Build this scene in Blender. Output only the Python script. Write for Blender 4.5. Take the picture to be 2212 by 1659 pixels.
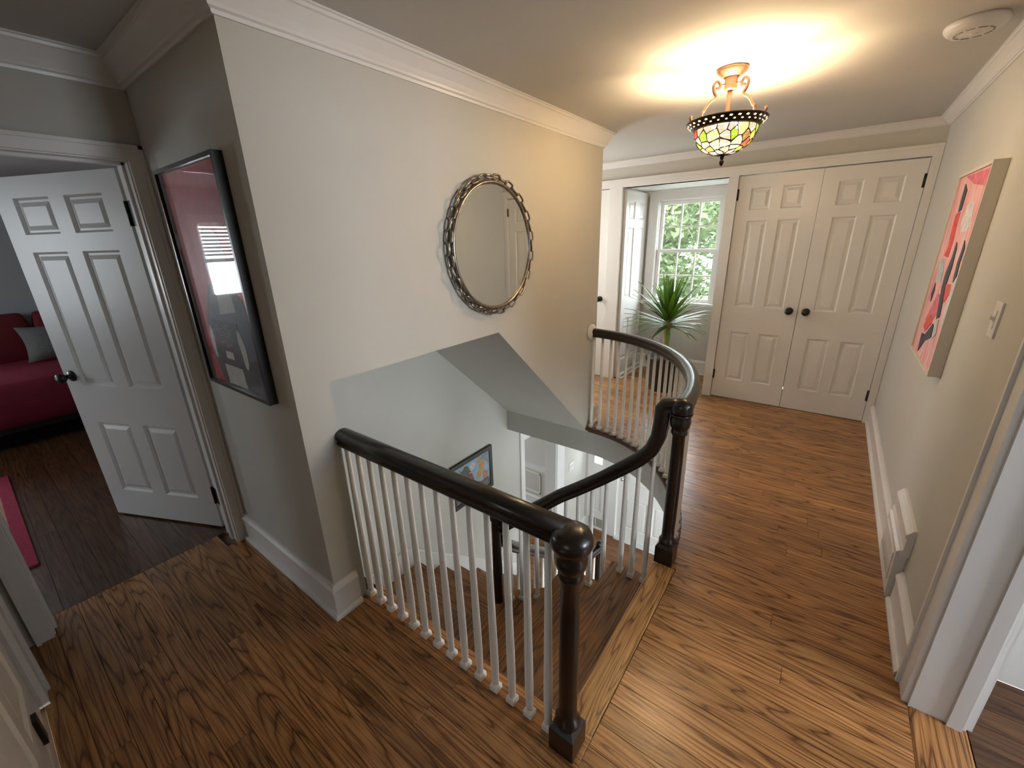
import bpy, math, random
from mathutils import Matrix, Vector
random.seed(7)
S = bpy.context.scene
for o in list(bpy.data.objects): bpy.data.objects.remove(o)
COL = S.collection
PI = math.pi

# ------------------------------------------------------------------ camera, world, lights, exposure
F_PX, PITCH, YAW, ROLL = 900.4, math.radians(18.94), math.radians(37.3), math.radians(-1.67)
fw = Vector((-math.sin(YAW), math.cos(YAW), 0)); rt = Vector((math.cos(YAW), math.sin(YAW), 0)); up = Vector((0, 0, 1))
fw, up = fw*math.cos(PITCH)-up*math.sin(PITCH), up*math.cos(PITCH)+fw*math.sin(PITCH)
rt, up = rt*math.cos(ROLL)+up*math.sin(ROLL), up*math.cos(ROLL)-rt*math.sin(ROLL)
cd = bpy.data.cameras.new('camera'); cam = bpy.data.objects.new('camera', cd); COL.objects.link(cam)
cd.sensor_fit = 'HORIZONTAL'; cd.sensor_width = 36.0; cd.lens = F_PX/2212*36.0; cd.clip_start = 0.02; cd.clip_end = 300
M = Matrix((rt, up, -fw)).transposed().to_4x4(); M.translation = Vector((0, 0, 1.55)); cam.matrix_world = M
S.camera = cam
S.view_settings.view_transform = 'Standard'; S.view_settings.look = 'None'
S.view_settings.gamma = 1.0; S.view_settings.use_curve_mapping = False
S.view_settings.exposure = 1.78

wd = bpy.data.worlds.new('sky'); S.world = wd; wd.use_nodes = True
bg = wd.node_tree.nodes['Background']; bg.inputs[0].default_value = (0.86, 0.94, 1.0, 1); bg.inputs[1].default_value = 5.6

def light(name, kind, loc, energy, color, direction=None, size=None, size_y=None, portal=False, radius=None, angle=None):
    ld = bpy.data.lights.new(name, kind); o = bpy.data.objects.new(name, ld); COL.objects.link(o)
    o.location = loc; ld.energy = energy; ld.color = color
    if direction is not None: o.rotation_euler = Vector(direction).to_track_quat('-Z', 'Y').to_euler()
    if kind == 'AREA':
        ld.shape = 'RECTANGLE'; ld.size = size; ld.size_y = size_y or size
        if portal: ld.cycles.is_portal = True
    if radius is not None: ld.shadow_soft_size = radius
    if angle is not None: ld.angle = angle
    return o
light('sun', 'SUN', (0, 20, 20), 2.0, (1.0, 0.95, 0.86), direction=(0.55, 0.45, -0.75), angle=0.02)
DAY = (0.88, 0.95, 1.0)
light('alcove_window_portal', 'AREA', (-1.37, 5.14, 1.38), 1, DAY, direction=(0, -1, 0), size=0.7, size_y=1.15, portal=True)
# daylight of the neighbouring rooms, partly through added openings and by added fill lights
light('bedroom_window_portal', 'AREA', (-6.63, -1.08, 1.42), 1, DAY, direction=(1, 0, 0), size=0.46, size_y=0.94, portal=True)
light('parlour_window_portal', 'AREA', (-5.72, 3.9, -1.25), 1, DAY, direction=(1, 0, 0), size=1.0, size_y=1.1, portal=True)
light('foyer_opening_portal', 'AREA', (0.58, 3.9, -1.65), 1, DAY, direction=(-1, 0, 0), size=1.0, size_y=0.72, portal=True)  # unseen side opening, added and sized for daylight in the foyer
light('foyer_near_opening_portal', 'AREA', (0.58, 2.25, -1.525), 1, DAY, direction=(-1, 0, 0), size=0.7, size_y=0.75, portal=True)  # second unseen opening, added to brighten the sloped soffit
light('sidelight_portal', 'AREA', (-2.2, 4.99, -1.05), 1, DAY, direction=(0, -1, 0), size=0.14, size_y=1.0, portal=True)
light('bedroom_window_daylight', 'AREA', (-6.60, -1.08, 1.42), 4, DAY, direction=(1, 0, 0), size=0.44, size_y=0.92)
light('bedroom_south_fill', 'AREA', (-4.7, -2.38, 1.45), 9.5, DAY, direction=(0.15, 1, -0.05), size=1.0, size_y=1.1)  # added fill for the bedroom door and poster wall, no window built
light('passage_fill', 'AREA', (-3.08, 3.65, 1.45), 14, (1.0, 0.97, 0.92), direction=(1, -0.35, -0.05), size=0.8, size_y=1.0)  # added fill on the right wall from the unseen passage end
light('side_room_window_daylight', 'AREA', (3.3, 1.12, 1.5), 31, (0.86, 0.93, 1.0), direction=(-1, 0, -0.12), size=1.2, size_y=1.2)
light('rear_hall_fill', 'AREA', (-0.2, -3.1, 1.5), 2.2, (0.92, 0.95, 1.0), direction=(0, 1, -0.1), size=0.9, size_y=1.2)  # added fill from behind the camera, no window built

# ------------------------------------------------------------------ materials
def new_mat(name):
    m = bpy.data.materials.new(name); m.use_nodes = True
    return m, m.node_tree.nodes, m.node_tree.links, m.node_tree.nodes['Principled BSDF']
def plain(name, col, rough=0.5, metal=0.0, noise=0.0, nscale=8.0, bump=0.0, bscale=200.0, coat=0.0, spec=0.5):
    m, n, l, b = new_mat(name)
    b.inputs['Base Color'].default_value = (*col, 1); b.inputs['Roughness'].default_value = rough; b.inputs['Metallic'].default_value = metal
    b.inputs['Coat Weight'].default_value = coat; b.inputs['Coat Roughness'].default_value = 0.15
    b.inputs['Specular IOR Level'].default_value = spec
    tc = n.new('ShaderNodeTexCoord')
    if noise:
        t = n.new('ShaderNodeTexNoise'); t.inputs['Scale'].default_value = nscale; t.inputs['Detail'].default_value = 4
        l.new(tc.outputs['Object'], t.inputs['Vector'])
        r = n.new('ShaderNodeValToRGB'); r.color_ramp.elements[0].position = 0.3; r.color_ramp.elements[1].position = 0.7
        r.color_ramp.elements[0].color = (*[c*(1-noise) for c in col], 1); r.color_ramp.elements[1].color = (*[min(1, c*(1+noise)) for c in col], 1)
        l.new(t.outputs['Fac'], r.inputs['Fac']); l.new(r.outputs['Color'], b.inputs['Base Color'])
    if bump:
        t = n.new('ShaderNodeTexNoise'); t.inputs['Scale'].default_value = bscale; t.inputs['Detail'].default_value = 3
        l.new(tc.outputs['Object'], t.inputs['Vector'])
        bp = n.new('ShaderNodeBump'); bp.inputs['Strength'].default_value = bump; bp.inputs['Distance'].default_value = 0.002
        l.new(t.outputs['Fac'], bp.inputs['Height']); l.new(bp.outputs['Normal'], b.inputs['Normal'])
    return m
def emit(name, col, strength):
    m, n, l, b = new_mat(name)
    b.inputs['Base Color'].default_value = (*col, 1); b.inputs['Emission Color'].default_value = (*col, 1); b.inputs['Emission Strength'].default_value = strength
    return m
def wood(name, light_c, mid_c, dark_c, rough=0.3, tone=0.25, gs=1.0, coat=0.0):
    """oak: grain along local X, every object gets its own stretch of the log"""
    m, n, l, b = new_mat(name)
    tc = n.new('ShaderNodeTexCoord'); oi = n.new('ShaderNodeObjectInfo')
    mul = n.new('ShaderNodeVectorMath'); mul.operation = 'SCALE'; mul.inputs[0].default_value = (41, 17, 29); l.new(oi.outputs['Random'], mul.inputs['Scale'])
    add = n.new('ShaderNodeVectorMath'); add.operation = 'ADD'; l.new(tc.outputs['Object'], add.inputs[0]); l.new(mul.outputs[0], add.inputs[1])
    def mapped(sx, sy):
        mp = n.new('ShaderNodeMapping'); mp.inputs['Scale'].default_value = (sx, sy, sy); l.new(add.outputs[0], mp.inputs['Vector']); return mp.outputs[0]
    na = n.new('ShaderNodeTexNoise'); na.inputs['Scale'].default_value = 1.0; na.inputs['Detail'].default_value = 1.5; na.inputs['Roughness'].default_value = 0.45
    l.new(mapped(0.85*gs, 10.5*gs), na.inputs['Vector'])
    mm = n.new('ShaderNodeMath'); mm.operation = 'MULTIPLY'; mm.inputs[1].default_value = 15.0; l.new(na.outputs['Fac'], mm.inputs[0])
    pg = n.new('ShaderNodeMath'); pg.operation = 'PINGPONG'; pg.inputs[1].default_value = 0.5; l.new(mm.outputs[0], pg.inputs[0])
    r1 = n.new('ShaderNodeValToRGB'); e = r1.color_ramp.elements
    e[0].position = 0.0; e[0].color = (*dark_c, 1); e[1].position = 0.42; e[1].color = (*light_c, 1)
    k = e.new(0.11); k.color = (*mid_c, 1)
    l.new(pg.outputs[0], r1.inputs['Fac'])
    nb = n.new('ShaderNodeTexNoise'); nb.inputs['Scale'].default_value = 1.0; nb.inputs['Detail'].default_value = 2
    l.new(mapped(5.0, 190.0), nb.inputs['Vector'])
    r2 = n.new('ShaderNodeValToRGB'); r2.color_ramp.elements[0].position = 0.36; r2.color_ramp.elements[0].color = (0.42, 0.36, 0.32, 1)
    r2.color_ramp.elements[1].position = 0.52; r2.color_ramp.elements[1].color = (1, 1, 1, 1); l.new(nb.outputs['Fac'], r2.inputs['Fac'])
    mx = n.new('ShaderNodeMixRGB'); mx.blend_type = 'MULTIPLY'; mx.inputs['Fac'].default_value = 0.85
    l.new(r1.outputs['Color'], mx.inputs['Color1']); l.new(r2.outputs['Color'], mx.inputs['Color2'])
    nc = n.new('ShaderNodeTexNoise'); nc.inputs['Scale'].default_value = 1.0; l.new(mapped(0.9, 3.0), nc.inputs['Vector'])
    r3 = n.new('ShaderNodeValToRGB'); r3.color_ramp.elements[0].position = 0.3; r3.color_ramp.elements[0].color = (1-tone, 1-tone*1.1, 1-tone*1.2, 1)
    r3.color_ramp.elements[1].position = 0.7; r3.color_ramp.elements[1].color = (1+tone, 1+tone, 1+tone*0.9, 1); l.new(nc.outputs['Fac'], r3.inputs['Fac'])
    m2 = n.new('ShaderNodeMixRGB'); m2.blend_type = 'MULTIPLY'; m2.inputs['Fac'].default_value = 1.0
    l.new(mx.outputs['Color'], m2.inputs['Color1']); l.new(r3.outputs['Color'], m2.inputs['Color2'])
    hs = n.new('ShaderNodeHueSaturation'); l.new(m2.outputs['Color'], hs.inputs['Color'])
    mr = n.new('ShaderNodeMapRange'); mr.inputs['To Min'].default_value = 1-tone; mr.inputs['To Max'].default_value = 1+tone; l.new(oi.outputs['Random'], mr.inputs['Value']); l.new(mr.outputs[0], hs.inputs['Value'])
    l.new(hs.outputs['Color'], b.inputs['Base Color'])
    b.inputs['Roughness'].default_value = rough; b.inputs['Coat Weight'].default_value = coat; b.inputs['Coat Roughness'].default_value = 0.2
    bp = n.new('ShaderNodeBump'); bp.inputs['Strength'].default_value = 0.12; bp.inputs['Distance'].default_value = 0.001
    l.new(r2.outputs['Color'], bp.inputs['Height']); l.new(bp.outputs['Normal'], b.inputs['Normal'])
    return m
WALL = plain('warm_grey_wall_paint', (0.520, 0.510, 0.465), 0.75, noise=0.02, nscale=3, bump=0.06, bscale=350)
BEDW = plain('cool_grey_bedroom_paint', (0.42, 0.44, 0.45), 0.75, noise=0.02, nscale=3, bump=0.05, bscale=350)
CEIL = plain('white_ceiling_paint', (0.53, 0.515, 0.49), 0.8, noise=0.015, nscale=3, bump=0.05, bscale=300)
TRIM = plain('white_trim_paint', (0.71, 0.70, 0.685), 0.32, noise=0.015, nscale=5, bump=0.03, bscale=90)
RAILM = plain('espresso_lacquered_wood', (0.0085, 0.0058, 0.0045), 0.30, noise=0.35, nscale=14, bump=0.05, bscale=60, coat=0.25)
BALM = plain('white_baluster_paint', (0.87, 0.87, 0.84), 0.35, noise=0.02, nscale=9)
BLACK = plain('oil_rubbed_black_metal', (0.010, 0.009, 0.008), 0.35, metal=0.3, noise=0.2, nscale=40)
OAK = wood('stained_oak_floorboard', (0.430, 0.214, 0.081), (0.330, 0.155, 0.056), (0.125, 0.052, 0.018), rough=0.27, tone=0.16)
OAKD = wood('dark_shaded_oak_floorboard', (0.115, 0.052, 0.021), (0.085, 0.037, 0.014), (0.045, 0.018, 0.007), rough=0.34, tone=0.15)  # darker copy of the floor oak, bedroom dimness and nosing shade in its colour
OAKL = wood('golden_oak_nosing', (0.52, 0.280, 0.100), (0.40, 0.200, 0.068), (0.13, 0.055, 0.018), rough=0.30, tone=0.12, gs=1.3)
TREADM = wood('oak_stair_tread', (0.320, 0.158, 0.060), (0.230, 0.106, 0.038), (0.080, 0.032, 0.012), rough=0.32, tone=0.12)
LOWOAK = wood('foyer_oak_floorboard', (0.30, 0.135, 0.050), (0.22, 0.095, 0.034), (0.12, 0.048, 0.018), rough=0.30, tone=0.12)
SUB = plain('subfloor_board', (0.05, 0.025, 0.012), 0.8, noise=0.2)

def glass_mat(name, gloss=0.12, tint=(1, 1, 1), rough=0.02):
    m = bpy.data.materials.new(name); m.use_nodes = True; n = m.node_tree.nodes; l = m.node_tree.links; n.clear()
    out = n.new('ShaderNodeOutputMaterial'); t = n.new('ShaderNodeBsdfTransparent'); t.inputs[0].default_value = (*tint, 1)
    g = n.new('ShaderNodeBsdfGlossy'); g.inputs['Roughness'].default_value = rough
    fr = n.new('ShaderNodeFresnel'); fr.inputs['IOR'].default_value = 1.45
    mu = n.new('ShaderNodeMath'); mu.operation = 'MULTIPLY'; mu.inputs[1].default_value = gloss/0.04*0.35; mu.use_clamp = True; l.new(fr.outputs[0], mu.inputs[0])
    ge = n.new('ShaderNodeNewGeometry'); fb = n.new('ShaderNodeMath'); fb.operation = 'SUBTRACT'; fb.inputs[0].default_value = 1.0; l.new(ge.outputs['Backfacing'], fb.inputs[1])
    m2 = n.new('ShaderNodeMath'); m2.operation = 'MULTIPLY'; l.new(mu.outputs[0], m2.inputs[0]); l.new(fb.outputs[0], m2.inputs[1])
    x = n.new('ShaderNodeMixShader'); l.new(m2.outputs[0], x.inputs[0]); l.new(t.outputs[0], x.inputs[1]); l.new(g.outputs[0], x.inputs[2]); l.new(x.outputs[0], out.inputs[0])
    return m
PANE = glass_mat('window_glass', 0.08)
PGLASS = glass_mat('picture_glass', 0.085, rough=0.03)

# ------------------------------------------------------------------ mesh helpers (everything is given in world metres)
class MB:
    def __init__(s): s.v = []; s.f = []; s.smooth = []
    def add(s, vs, fs, smooth=False):
        k = len(s.v); s.v += [tuple(p) for p in vs]; s.f += [tuple(i+k for i in f) for f in fs]; s.smooth += [smooth]*len(fs); return s
    def box(s, x0, x1, y0, y1, z0, z1):
        x0, x1 = sorted((x0, x1)); y0, y1 = sorted((y0, y1)); z0, z1 = sorted((z0, z1))
        return s.add([(x0,y0,z0),(x1,y0,z0),(x1,y1,z0),(x0,y1,z0),(x0,y0,z1),(x1,y0,z1),(x1,y1,z1),(x0,y1,z1)],
                     [(0,3,2,1),(4,5,6,7),(0,1,5,4),(1,2,6,5),(2,3,7,6),(3,0,4,7)])
    def bbox(s, x0, x1, y0, y1, z0, z1, b):
        """box with bevelled top and vertical edges"""
        x0, x1 = sorted((x0, x1)); y0, y1 = sorted((y0, y1)); z0, z1 = sorted((z0, z1))
        def ring(i, z): 
            return [(x0+i+b,y0+i,z),(x1-i-b,y0+i,z),(x1-i,y0+i+b,z),(x1-i,y1-i-b,z),(x1-i-b,y1-i,z),(x0+i+b,y1-i,z),(x0+i,y1-i-b,z),(x0+i,y0+i+b,z)]
        R = [ring(b, z0), ring(0, z0+b), ring(0, z1-b), ring(b, z1)]
        vs = sum(R, []); fs = [tuple(range(7, -1, -1)), tuple(range(24, 32))]
        for k in range(3):
            for i in range(8): fs.append((k*8+i, k*8+(i+1) % 8, k*8+8+(i+1) % 8, k*8+8+i))
        return s.add(vs, fs)
    def prism(s, poly, axis, a0, a1):
        """poly: 2d points; axis 'x': (y,z), 'y': (x,z), 'z': (x,y)"""
        def P(p, a): return (a, p[0], p[1]) if axis == 'x' else ((p[0], a, p[1]) if axis == 'y' else (p[0], p[1], a))
        n = len(poly); area = sum(poly[i][0]*poly[(i+1) % n][1]-poly[(i+1) % n][0]*poly[i][1] for i in range(n))
        if (area < 0) != (axis == 'y'): poly = poly[::-1]
        if a1 < a0: a0, a1 = a1, a0
        vs = [P(p, a0) for p in poly]+[P(p, a1) for p in poly]
        fs = [tuple(range(n-1, -1, -1)), tuple(range(n, 2*n))]+[(i, (i+1) % n, n+(i+1) % n, n+i) for i in range(n)]
        return s.add(vs, fs)
    def lathe(s, prof, c=(0,0,0), axis=(0,0,1), seg=20, smooth=True, caps=True):
        """prof: (radius, height) list"""
        q = Vector((0,0,1)).rotation_difference(Vector(axis)); c = Vector(c); vs = []; fs = []
        for r, h in prof:
            for i in range(seg):
                a = 2*PI*i/seg; vs.append(c+q @ Vector((r*math.cos(a), r*math.sin(a), h)))
        for k in range(len(prof)-1):
            for i in range(seg): fs.append((k*seg+i, k*seg+(i+1) % seg, k*seg+seg+(i+1) % seg, k*seg+seg+i))
        s.add(vs, fs, smooth)
        t = len(s.v)-len(vs)
        if not caps: return s
        s.f.append(tuple(t+i for i in range(seg-1, -1, -1))); s.smooth.append(False)
        s.f.append(tuple(t+len(vs)-seg+i for i in range(seg))); s.smooth.append(False)
        return s
    def tube(s, path, r, seg=8, smooth=True, closed=False):
        pts = [Vector(p) for p in path]; n = len(pts); vs = []; fs = []
        rs = r if isinstance(r, (list, tuple)) else [r]*n
        prev = None
        for i, p in enumerate(pts):
            a = pts[(i-1) % n] if (closed or i > 0) else p; b = pts[(i+1) % n] if (closed or i < n-1) else p
            t = (b-a).normalized()
            if prev is None: u = t.orthogonal().normalized()
            else:
                u = prev-t*prev.dot(t); u = u.normalized() if u.length > 1e-6 else t.orthogonal().normalized()
            prev = u; w = t.cross(u)
            for k in range(seg):
                an = 2*PI*k/seg; vs.append(p+(u*math.cos(an)+w*math.sin(an))*rs[i])
        m = n if closed else n-1
        for i in range(m):
            j = (i+1) % n
            for k in range(seg): fs.append((i*seg+k, i*seg+(k+1) % seg, j*seg+(k+1) % seg, j*seg+k))
        if not closed: fs += [tuple(range(seg-1, -1, -1)), tuple((n-1)*seg+k for k in range(seg))]
        return s.add(vs, fs, smooth)
    def sweep(s, prof, path, heads, smooth=True, mitre=True):
        """prof: closed (side, up) outline; heads: plan heading per path point"""
        pts = [Vector(p) for p in path]; n = len(pts); m = len(prof); vs = []; fs = []
        for i, p in enumerate(pts):
            a = pts[max(0, i-1)]; b = pts[min(n-1, i+1)]; t = (b-a).normalized()
            h = Vector((*heads[i], 0)).normalized(); side = Vector((h.y, -h.x, 0)); nn = side.cross(t).normalized()
            k = 1.0
            if 0 < i < n-1:
                c = (p-a).normalized().dot((b-p).normalized()); c = max(-0.2, min(1, c)); k = 1/math.sqrt((1+c)/2)
            for su, sv in prof: vs.append(p+side*su+nn*sv*k)
        for i in range(n-1):
            for k in range(m): fs.append((i*m+k, i*m+(k+1) % m, (i+1)*m+(k+1) % m, (i+1)*m+k))
        fs += [tuple(range(m-1, -1, -1)), tuple((n-1)*m+k for k in range(m))]
        return s.add(vs, fs, smooth)
    def mould(s, path, prof):
        """profile (out, z) carried along a plan path, room on the right-hand side, mitred corners"""
        P = [Vector((*p, 0)) for p in path]; n = len(P); m = len(prof); vs = []; fs = []
        for i in range(n):
            d0 = (P[i]-P[i-1]).normalized() if i else None; d1 = (P[i+1]-P[i]).normalized() if i < n-1 else None
            n0 = Vector((d0.y, -d0.x, 0)) if d0 else None; n1 = Vector((d1.y, -d1.x, 0)) if d1 else None
            if n0 is None: o = n1
            elif n1 is None: o = n0
            else: o = (n0+n1)/(1+n0.dot(n1))
            for d, z in prof: vs.append(P[i]+o*d+Vector((0, 0, z)))
        for i in range(n-1):
            for k in range(m): fs.append((i*m+k, i*m+(k+1) % m, (i+1)*m+(k+1) % m, (i+1)*m+k))
        fs += [tuple(range(m-1, -1, -1)), tuple((n-1)*m+k for k in range(m))]
        return s.add(vs, fs)
    def xf(s, mat): s.v = [tuple(mat @ Vector(p)) for p in s.v]; return s

def obj(name, mb, mat, parent=None, rz=0.0, origin=None, fix=True):
    vs = [Vector(p) for p in mb.v]
    if origin is None:
        lo = [min(p[i] for p in vs) for i in range(3)]; hi = [max(p[i] for p in vs) for i in range(3)]
        origin = Vector([(a+b)/2 for a, b in zip(lo, hi)])
    origin = Vector(origin); R = Matrix.Rotation(-rz, 3, 'Z')
    me = bpy.data.meshes.new(name); me.from_pydata([R @ (p-origin) for p in vs], [], mb.f)
    me.polygons.foreach_set('use_smooth', mb.smooth); me.update()
    if fix:
        import bmesh
        bm = bmesh.new(); bm.from_mesh(me); bmesh.ops.recalc_face_normals(bm, faces=bm.faces); bm.to_mesh(me); bm.free()
    if mat: me.materials.append(mat)
    o = bpy.data.objects.new(name, me); COL.objects.link(o); o.location = origin; o.rotation_euler = (0, 0, rz)
    if parent: attach(o, parent)
    return o
def wm(o):
    m = Matrix.LocRotScale(o.location, o.rotation_euler, o.scale)
    return (wm(o.parent) @ o.matrix_parent_inverse @ m) if o.parent else m
def attach(o, parent): o.parent = parent; o.matrix_parent_inverse = wm(parent).inverted()
def twin(o, loc, parent=None, name=None, rz=None):
    c = o.copy(); COL.objects.link(c); c.parent = None; c.location = loc
    if rz is not None: c.rotation_euler = (0, 0, rz)
    if parent: attach(c, parent)
    return c
def tag(o, label, cat, group=None, kind=None):
    o['label'] = label; o['category'] = cat
    if group: o['group'] = group
    if kind: o['kind'] = kind
    return o
def thing(name, loc, label, cat, group=None):
    e = bpy.data.objects.new(name, None); e.empty_display_size = 0.1; COL.objects.link(e); e.location = loc
    return tag(e, label, cat, group)
def struct(name, mb, mat, label, cat, parent=None, **k):
    o = obj(name, mb, mat, parent, **k); o['kind'] = 'structure'; o['label'] = label; o['category'] = cat
    return o
def sroot(name, loc, label, cat):
    e = thing(name, loc, label, cat); e['kind'] = 'structure'; return e

# ------------------------------------------------------------------ key measures
XA, YN, YP, YE = -1.5, 0.797, 0.656, 3.145      # mirror wall plane, well edge, poster wall plane, far end of the mirror wall
XB = -2.40                                       # outer wall of the stairwell
XR, YC, ZC = 0.46, 4.40, 2.265                    # right wall, closet wall, ceiling
XD, YS = -2.42, -0.20                            # bedroom-door wall, south wall of the nook
ZL, RIS = -2.56, 0.197                           # foyer floor, riser
ZF = -0.27                                       # foyer ceiling
EC = (-1.5, 1.78)                                # centre of the curved well edge
def ell(a, b, t): return (EC[0]+a*math.cos(t), EC[1]+b*math.sin(t))

# ------------------------------------------------------------------ structure: walls
w = MB().prism([(YP, -0.05), (YN, -0.05), (YN, 1.05), (1.855, 1.05), (2.985, 0.0), (3.05, -0.06), (3.05, ZF), (YE, ZF), (YE, ZC), (YP, ZC)], 'x', XB, XA)
struct('wall_left', w, WALL, 'warm grey wall over the stairs carrying the round mirror and the red poster', 'wall')
w = MB()
w.box(XB-0.15, XB, YN, 3.32, ZL, 1.2); w.box(XB-0.15, XB, 4.02, 4.9, ZL, ZF); w.box(XB-0.15, XB, 3.32, 4.02, -0.50, ZF)
struct('wall_stairwell', w, WALL, 'grey outer wall of the stairwell with the small framed picture', 'wall')
w = MB().box(XB-0.15, -0.45, YN-0.03, 0.862, ZL, -0.02)
struct('wall_under_landing', w, WALL, 'grey wall under the near landing edge', 'wall')
w = MB().box(-0.451, -0.34, 0.862, 1.80, ZL, -0.02)
struct('wall_under_hall', w, WALL, 'grey wall under the hall floor behind the top stair', 'wall')
w = MB().box(XR, XR+0.14, 1.60, 5.2, 0, ZC); w.box(XR, XR+0.14, 0.78, 1.60, 2.03, ZC); w.box(XR, XR+0.14, -3.2, 0.78, 0, ZC)
struct('wall_right', w, WALL, 'warm grey right hall wall with the pink abstract painting', 'wall')
# closet wall: gypsum above, openings below
w = MB().box(-3.1, XR, YC, YC+0.12, 2.09, ZC); w.box(-3.1, -2.62, YC, YC+0.12, 0, 2.09); w.box(-2.74, -2.62, YC+0.12, 5.2, 0, ZC)
struct('wall_back', w, WALL, 'grey strip of wall above the white closet doors', 'wall')
w = MB()
w.box(-2.62, 1.2, 5.05, 5.2, 0, 0.80); w.box(-2.62, -1.75, 5.05, 5.2, 0.80, ZC); w.box(-1.0, 1.2, 5.05, 5.2, 0.80, ZC); w.box(-1.75, -1.0, 5.05, 5.2, 1.95, ZC)
struct('wall_window', w, WALL, 'grey wall under the alcove window', 'wall')
w = MB().box(-0.88, -0.80, YC+0.0, 5.05, 0, 2.03)
struct('wall_alcove_right', w, TRIM, 'white side wall of the window alcove beside the closet', 'wall')
w = MB().box(-2.0, -1.86, YC+0.12, 5.05, 0, 2.03)
struct('wall_alcove_left', w, TRIM, 'white side wall of the window alcove behind the panelled door', 'wall')
# nook: bedroom-door wall and south wall
w = MB(); w.box(XD-0.15, XD, 0.610, YN, 0, ZC); w.box(XD-0.15, XD, -0.135, 0.610, 1.92, ZC); w.box(XD-0.15, XD, -0.35, -0.135, 0, ZC)
struct('wall_bedroom_door', w, WALL, 'grey wall around the open bedroom door', 'wall')
w = MB(); w.box(XD-0.15, -2.02, YS-0.12, YS, 0, ZC); w.box(-2.02, -1.18, YS-0.12, YS, 2.02, ZC); w.box(-1.18, -0.9, YS-0.12, YS, 0, ZC); w.box(-1.02, -0.9, -3.2, YS-0.12, 0, ZC)
struct('wall_south', w, WALL, 'grey wall at the near side of the nook', 'wall')
w = MB().box(-1.02, XR+0.14, -3.34, -3.2, 0, ZC)
struct('wall_rear', w, WALL, 'grey wall at the rear end of the hall', 'wall')
w = MB().box(-3.24, -3.1, YE-0.14, YC+0.12, 0, ZC); w.box(-3.1, XB, YE-0.14, YE, 0, ZC)
struct('wall_left_passage', w, WALL, 'grey wall closing the passage behind the mirror wall', 'wall')
# bedroom shell
w = MB(); w.box(-6.65, -6.5, -2.4, -1.32, 0, ZC); w.box(-6.65, -6.5, -0.84, 2.0, 0, ZC); w.box(-6.65, -6.5, -1.32, -0.84, 0, 0.94); w.box(-6.65, -6.5, -1.32, -0.84, 1.90, ZC)
w.box(-6.65, XD-0.15, 2.0, 2.14, 0, ZC); w.box(-6.65, XD-0.15, -2.54, -2.4, 0, ZC); w.box(XD-0.16, XD-0.15, YN, 2.0, 0, ZC); w.box(XD-0.17, XD-0.15, -2.4, -0.35, 0, ZC)
struct('wall_bedroom', w, BEDW, 'cool grey bedroom walls behind the red daybed', 'wall')
# side room shell
w = MB(); w.box(XR+0.14, 3.6, 1.89, 2.03, 0, ZC); w.box(XR+0.14, 3.6, -1.4, -1.26, 0, ZC); w.box(3.46, 3.6, -1.26, 1.89, 0, ZC)
struct('wall_side_room', w, TRIM, 'white wall of the side room beyond the right doorway', 'wall')
# foyer shell
w = MB()
w.box(XB, -2.36, 4.85, 5.0, ZL, ZF); w.box(-2.36, -2.04, 4.85, 5.0, -0.42, ZF); w.box(-2.04, -1.90, 4.85, 5.0, ZL, ZF); w.box(-1.90, -0.96, 4.85, 5.0, -0.50, ZF); w.box(-0.96, 0.6, 4.85, 5.0, ZL, ZF)
struct('wall_foyer_front', w, WALL, 'pale front wall of the foyer around the white entrance door', 'wall')
w = MB(); w.box(XR, XR+0.14, 0.6, 1.9, ZL, ZF); w.box(XR, XR+0.14, 2.6, 3.4, ZL, ZF); w.box(XR, XR+0.14, 1.9, 2.6, ZL, -1.9); w.box(XR, XR+0.14, 1.9, 2.6, -1.15, ZF); w.box(XR, XR+0.14, 4.4, 5.0, ZL, ZF); w.box(XR, XR+0.14, 3.4, 4.4, ZL, -2.0); w.box(XR, XR+0.14, 3.4, 4.4, -1.30, ZF)  # the gaps are unseen openings added to let daylight in
struct('wall_foyer_side', w, WALL, 'pale side wall of the foyer below the hall', 'wall')
w = MB(); w.box(-5.6, XB-0.15, 4.85, 5.0, ZL, ZF); w.box(-5.6, XB-0.15, 2.4, 2.55, ZL, ZF); w.box(-5.75, -5.6, 2.4, 5.0, ZL, -1.8); w.box(-5.75, -5.6, 2.4, 3.4, -1.8, ZF); w.box(-5.75, -5.6, 4.4, 5.0, -1.8, ZF); w.box(-5.75, -5.6, 3.4, 4.4, -0.7, ZF)
struct('wall_parlour', w, WALL, 'pale parlour wall with a white chair rail beyond the foyer opening', 'wall')
struct('ceiling', MB().box(-3.24, XR+0.14, -3.34, YC+0.12, ZC, ZC+0.1), CEIL, 'white hall ceiling with the stained glass lamp', 'ceiling')
struct('ceiling_bedroom', MB().box(-6.65, -3.24, -2.54, 2.14, ZC, ZC+0.1).box(-3.24, XD-0.15, 0.80, 2.14, ZC+0.002, ZC+0.1), CEIL, 'white bedroom ceiling', 'ceiling')
struct('ceiling_side_room', MB().box(XR+0.14, 3.6, -1.4, 2.03, ZC, ZC+0.1), CEIL, 'white side room ceiling', 'ceiling')
struct('ceiling_parlour', MB().box(-5.75, XB-0.15, 2.4, 5.0, ZF, ZF+0.1), CEIL, 'white parlour ceiling', 'ceiling')
struct('ceiling_closet', MB().box(-2.62, -1.86, YC+0.12, 5.2, ZC, ZC+0.08).box(-0.8, 1.2, YC+0.12, 5.2, ZC, ZC+0.08), CEIL, 'closet ceiling', 'ceiling')
struct('ceiling_alcove', MB().box(-1.86, -0.88, YC+0.02, 5.05, 2.03, 2.08), TRIM, 'low white ceiling of the window alcove', 'ceiling')

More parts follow.
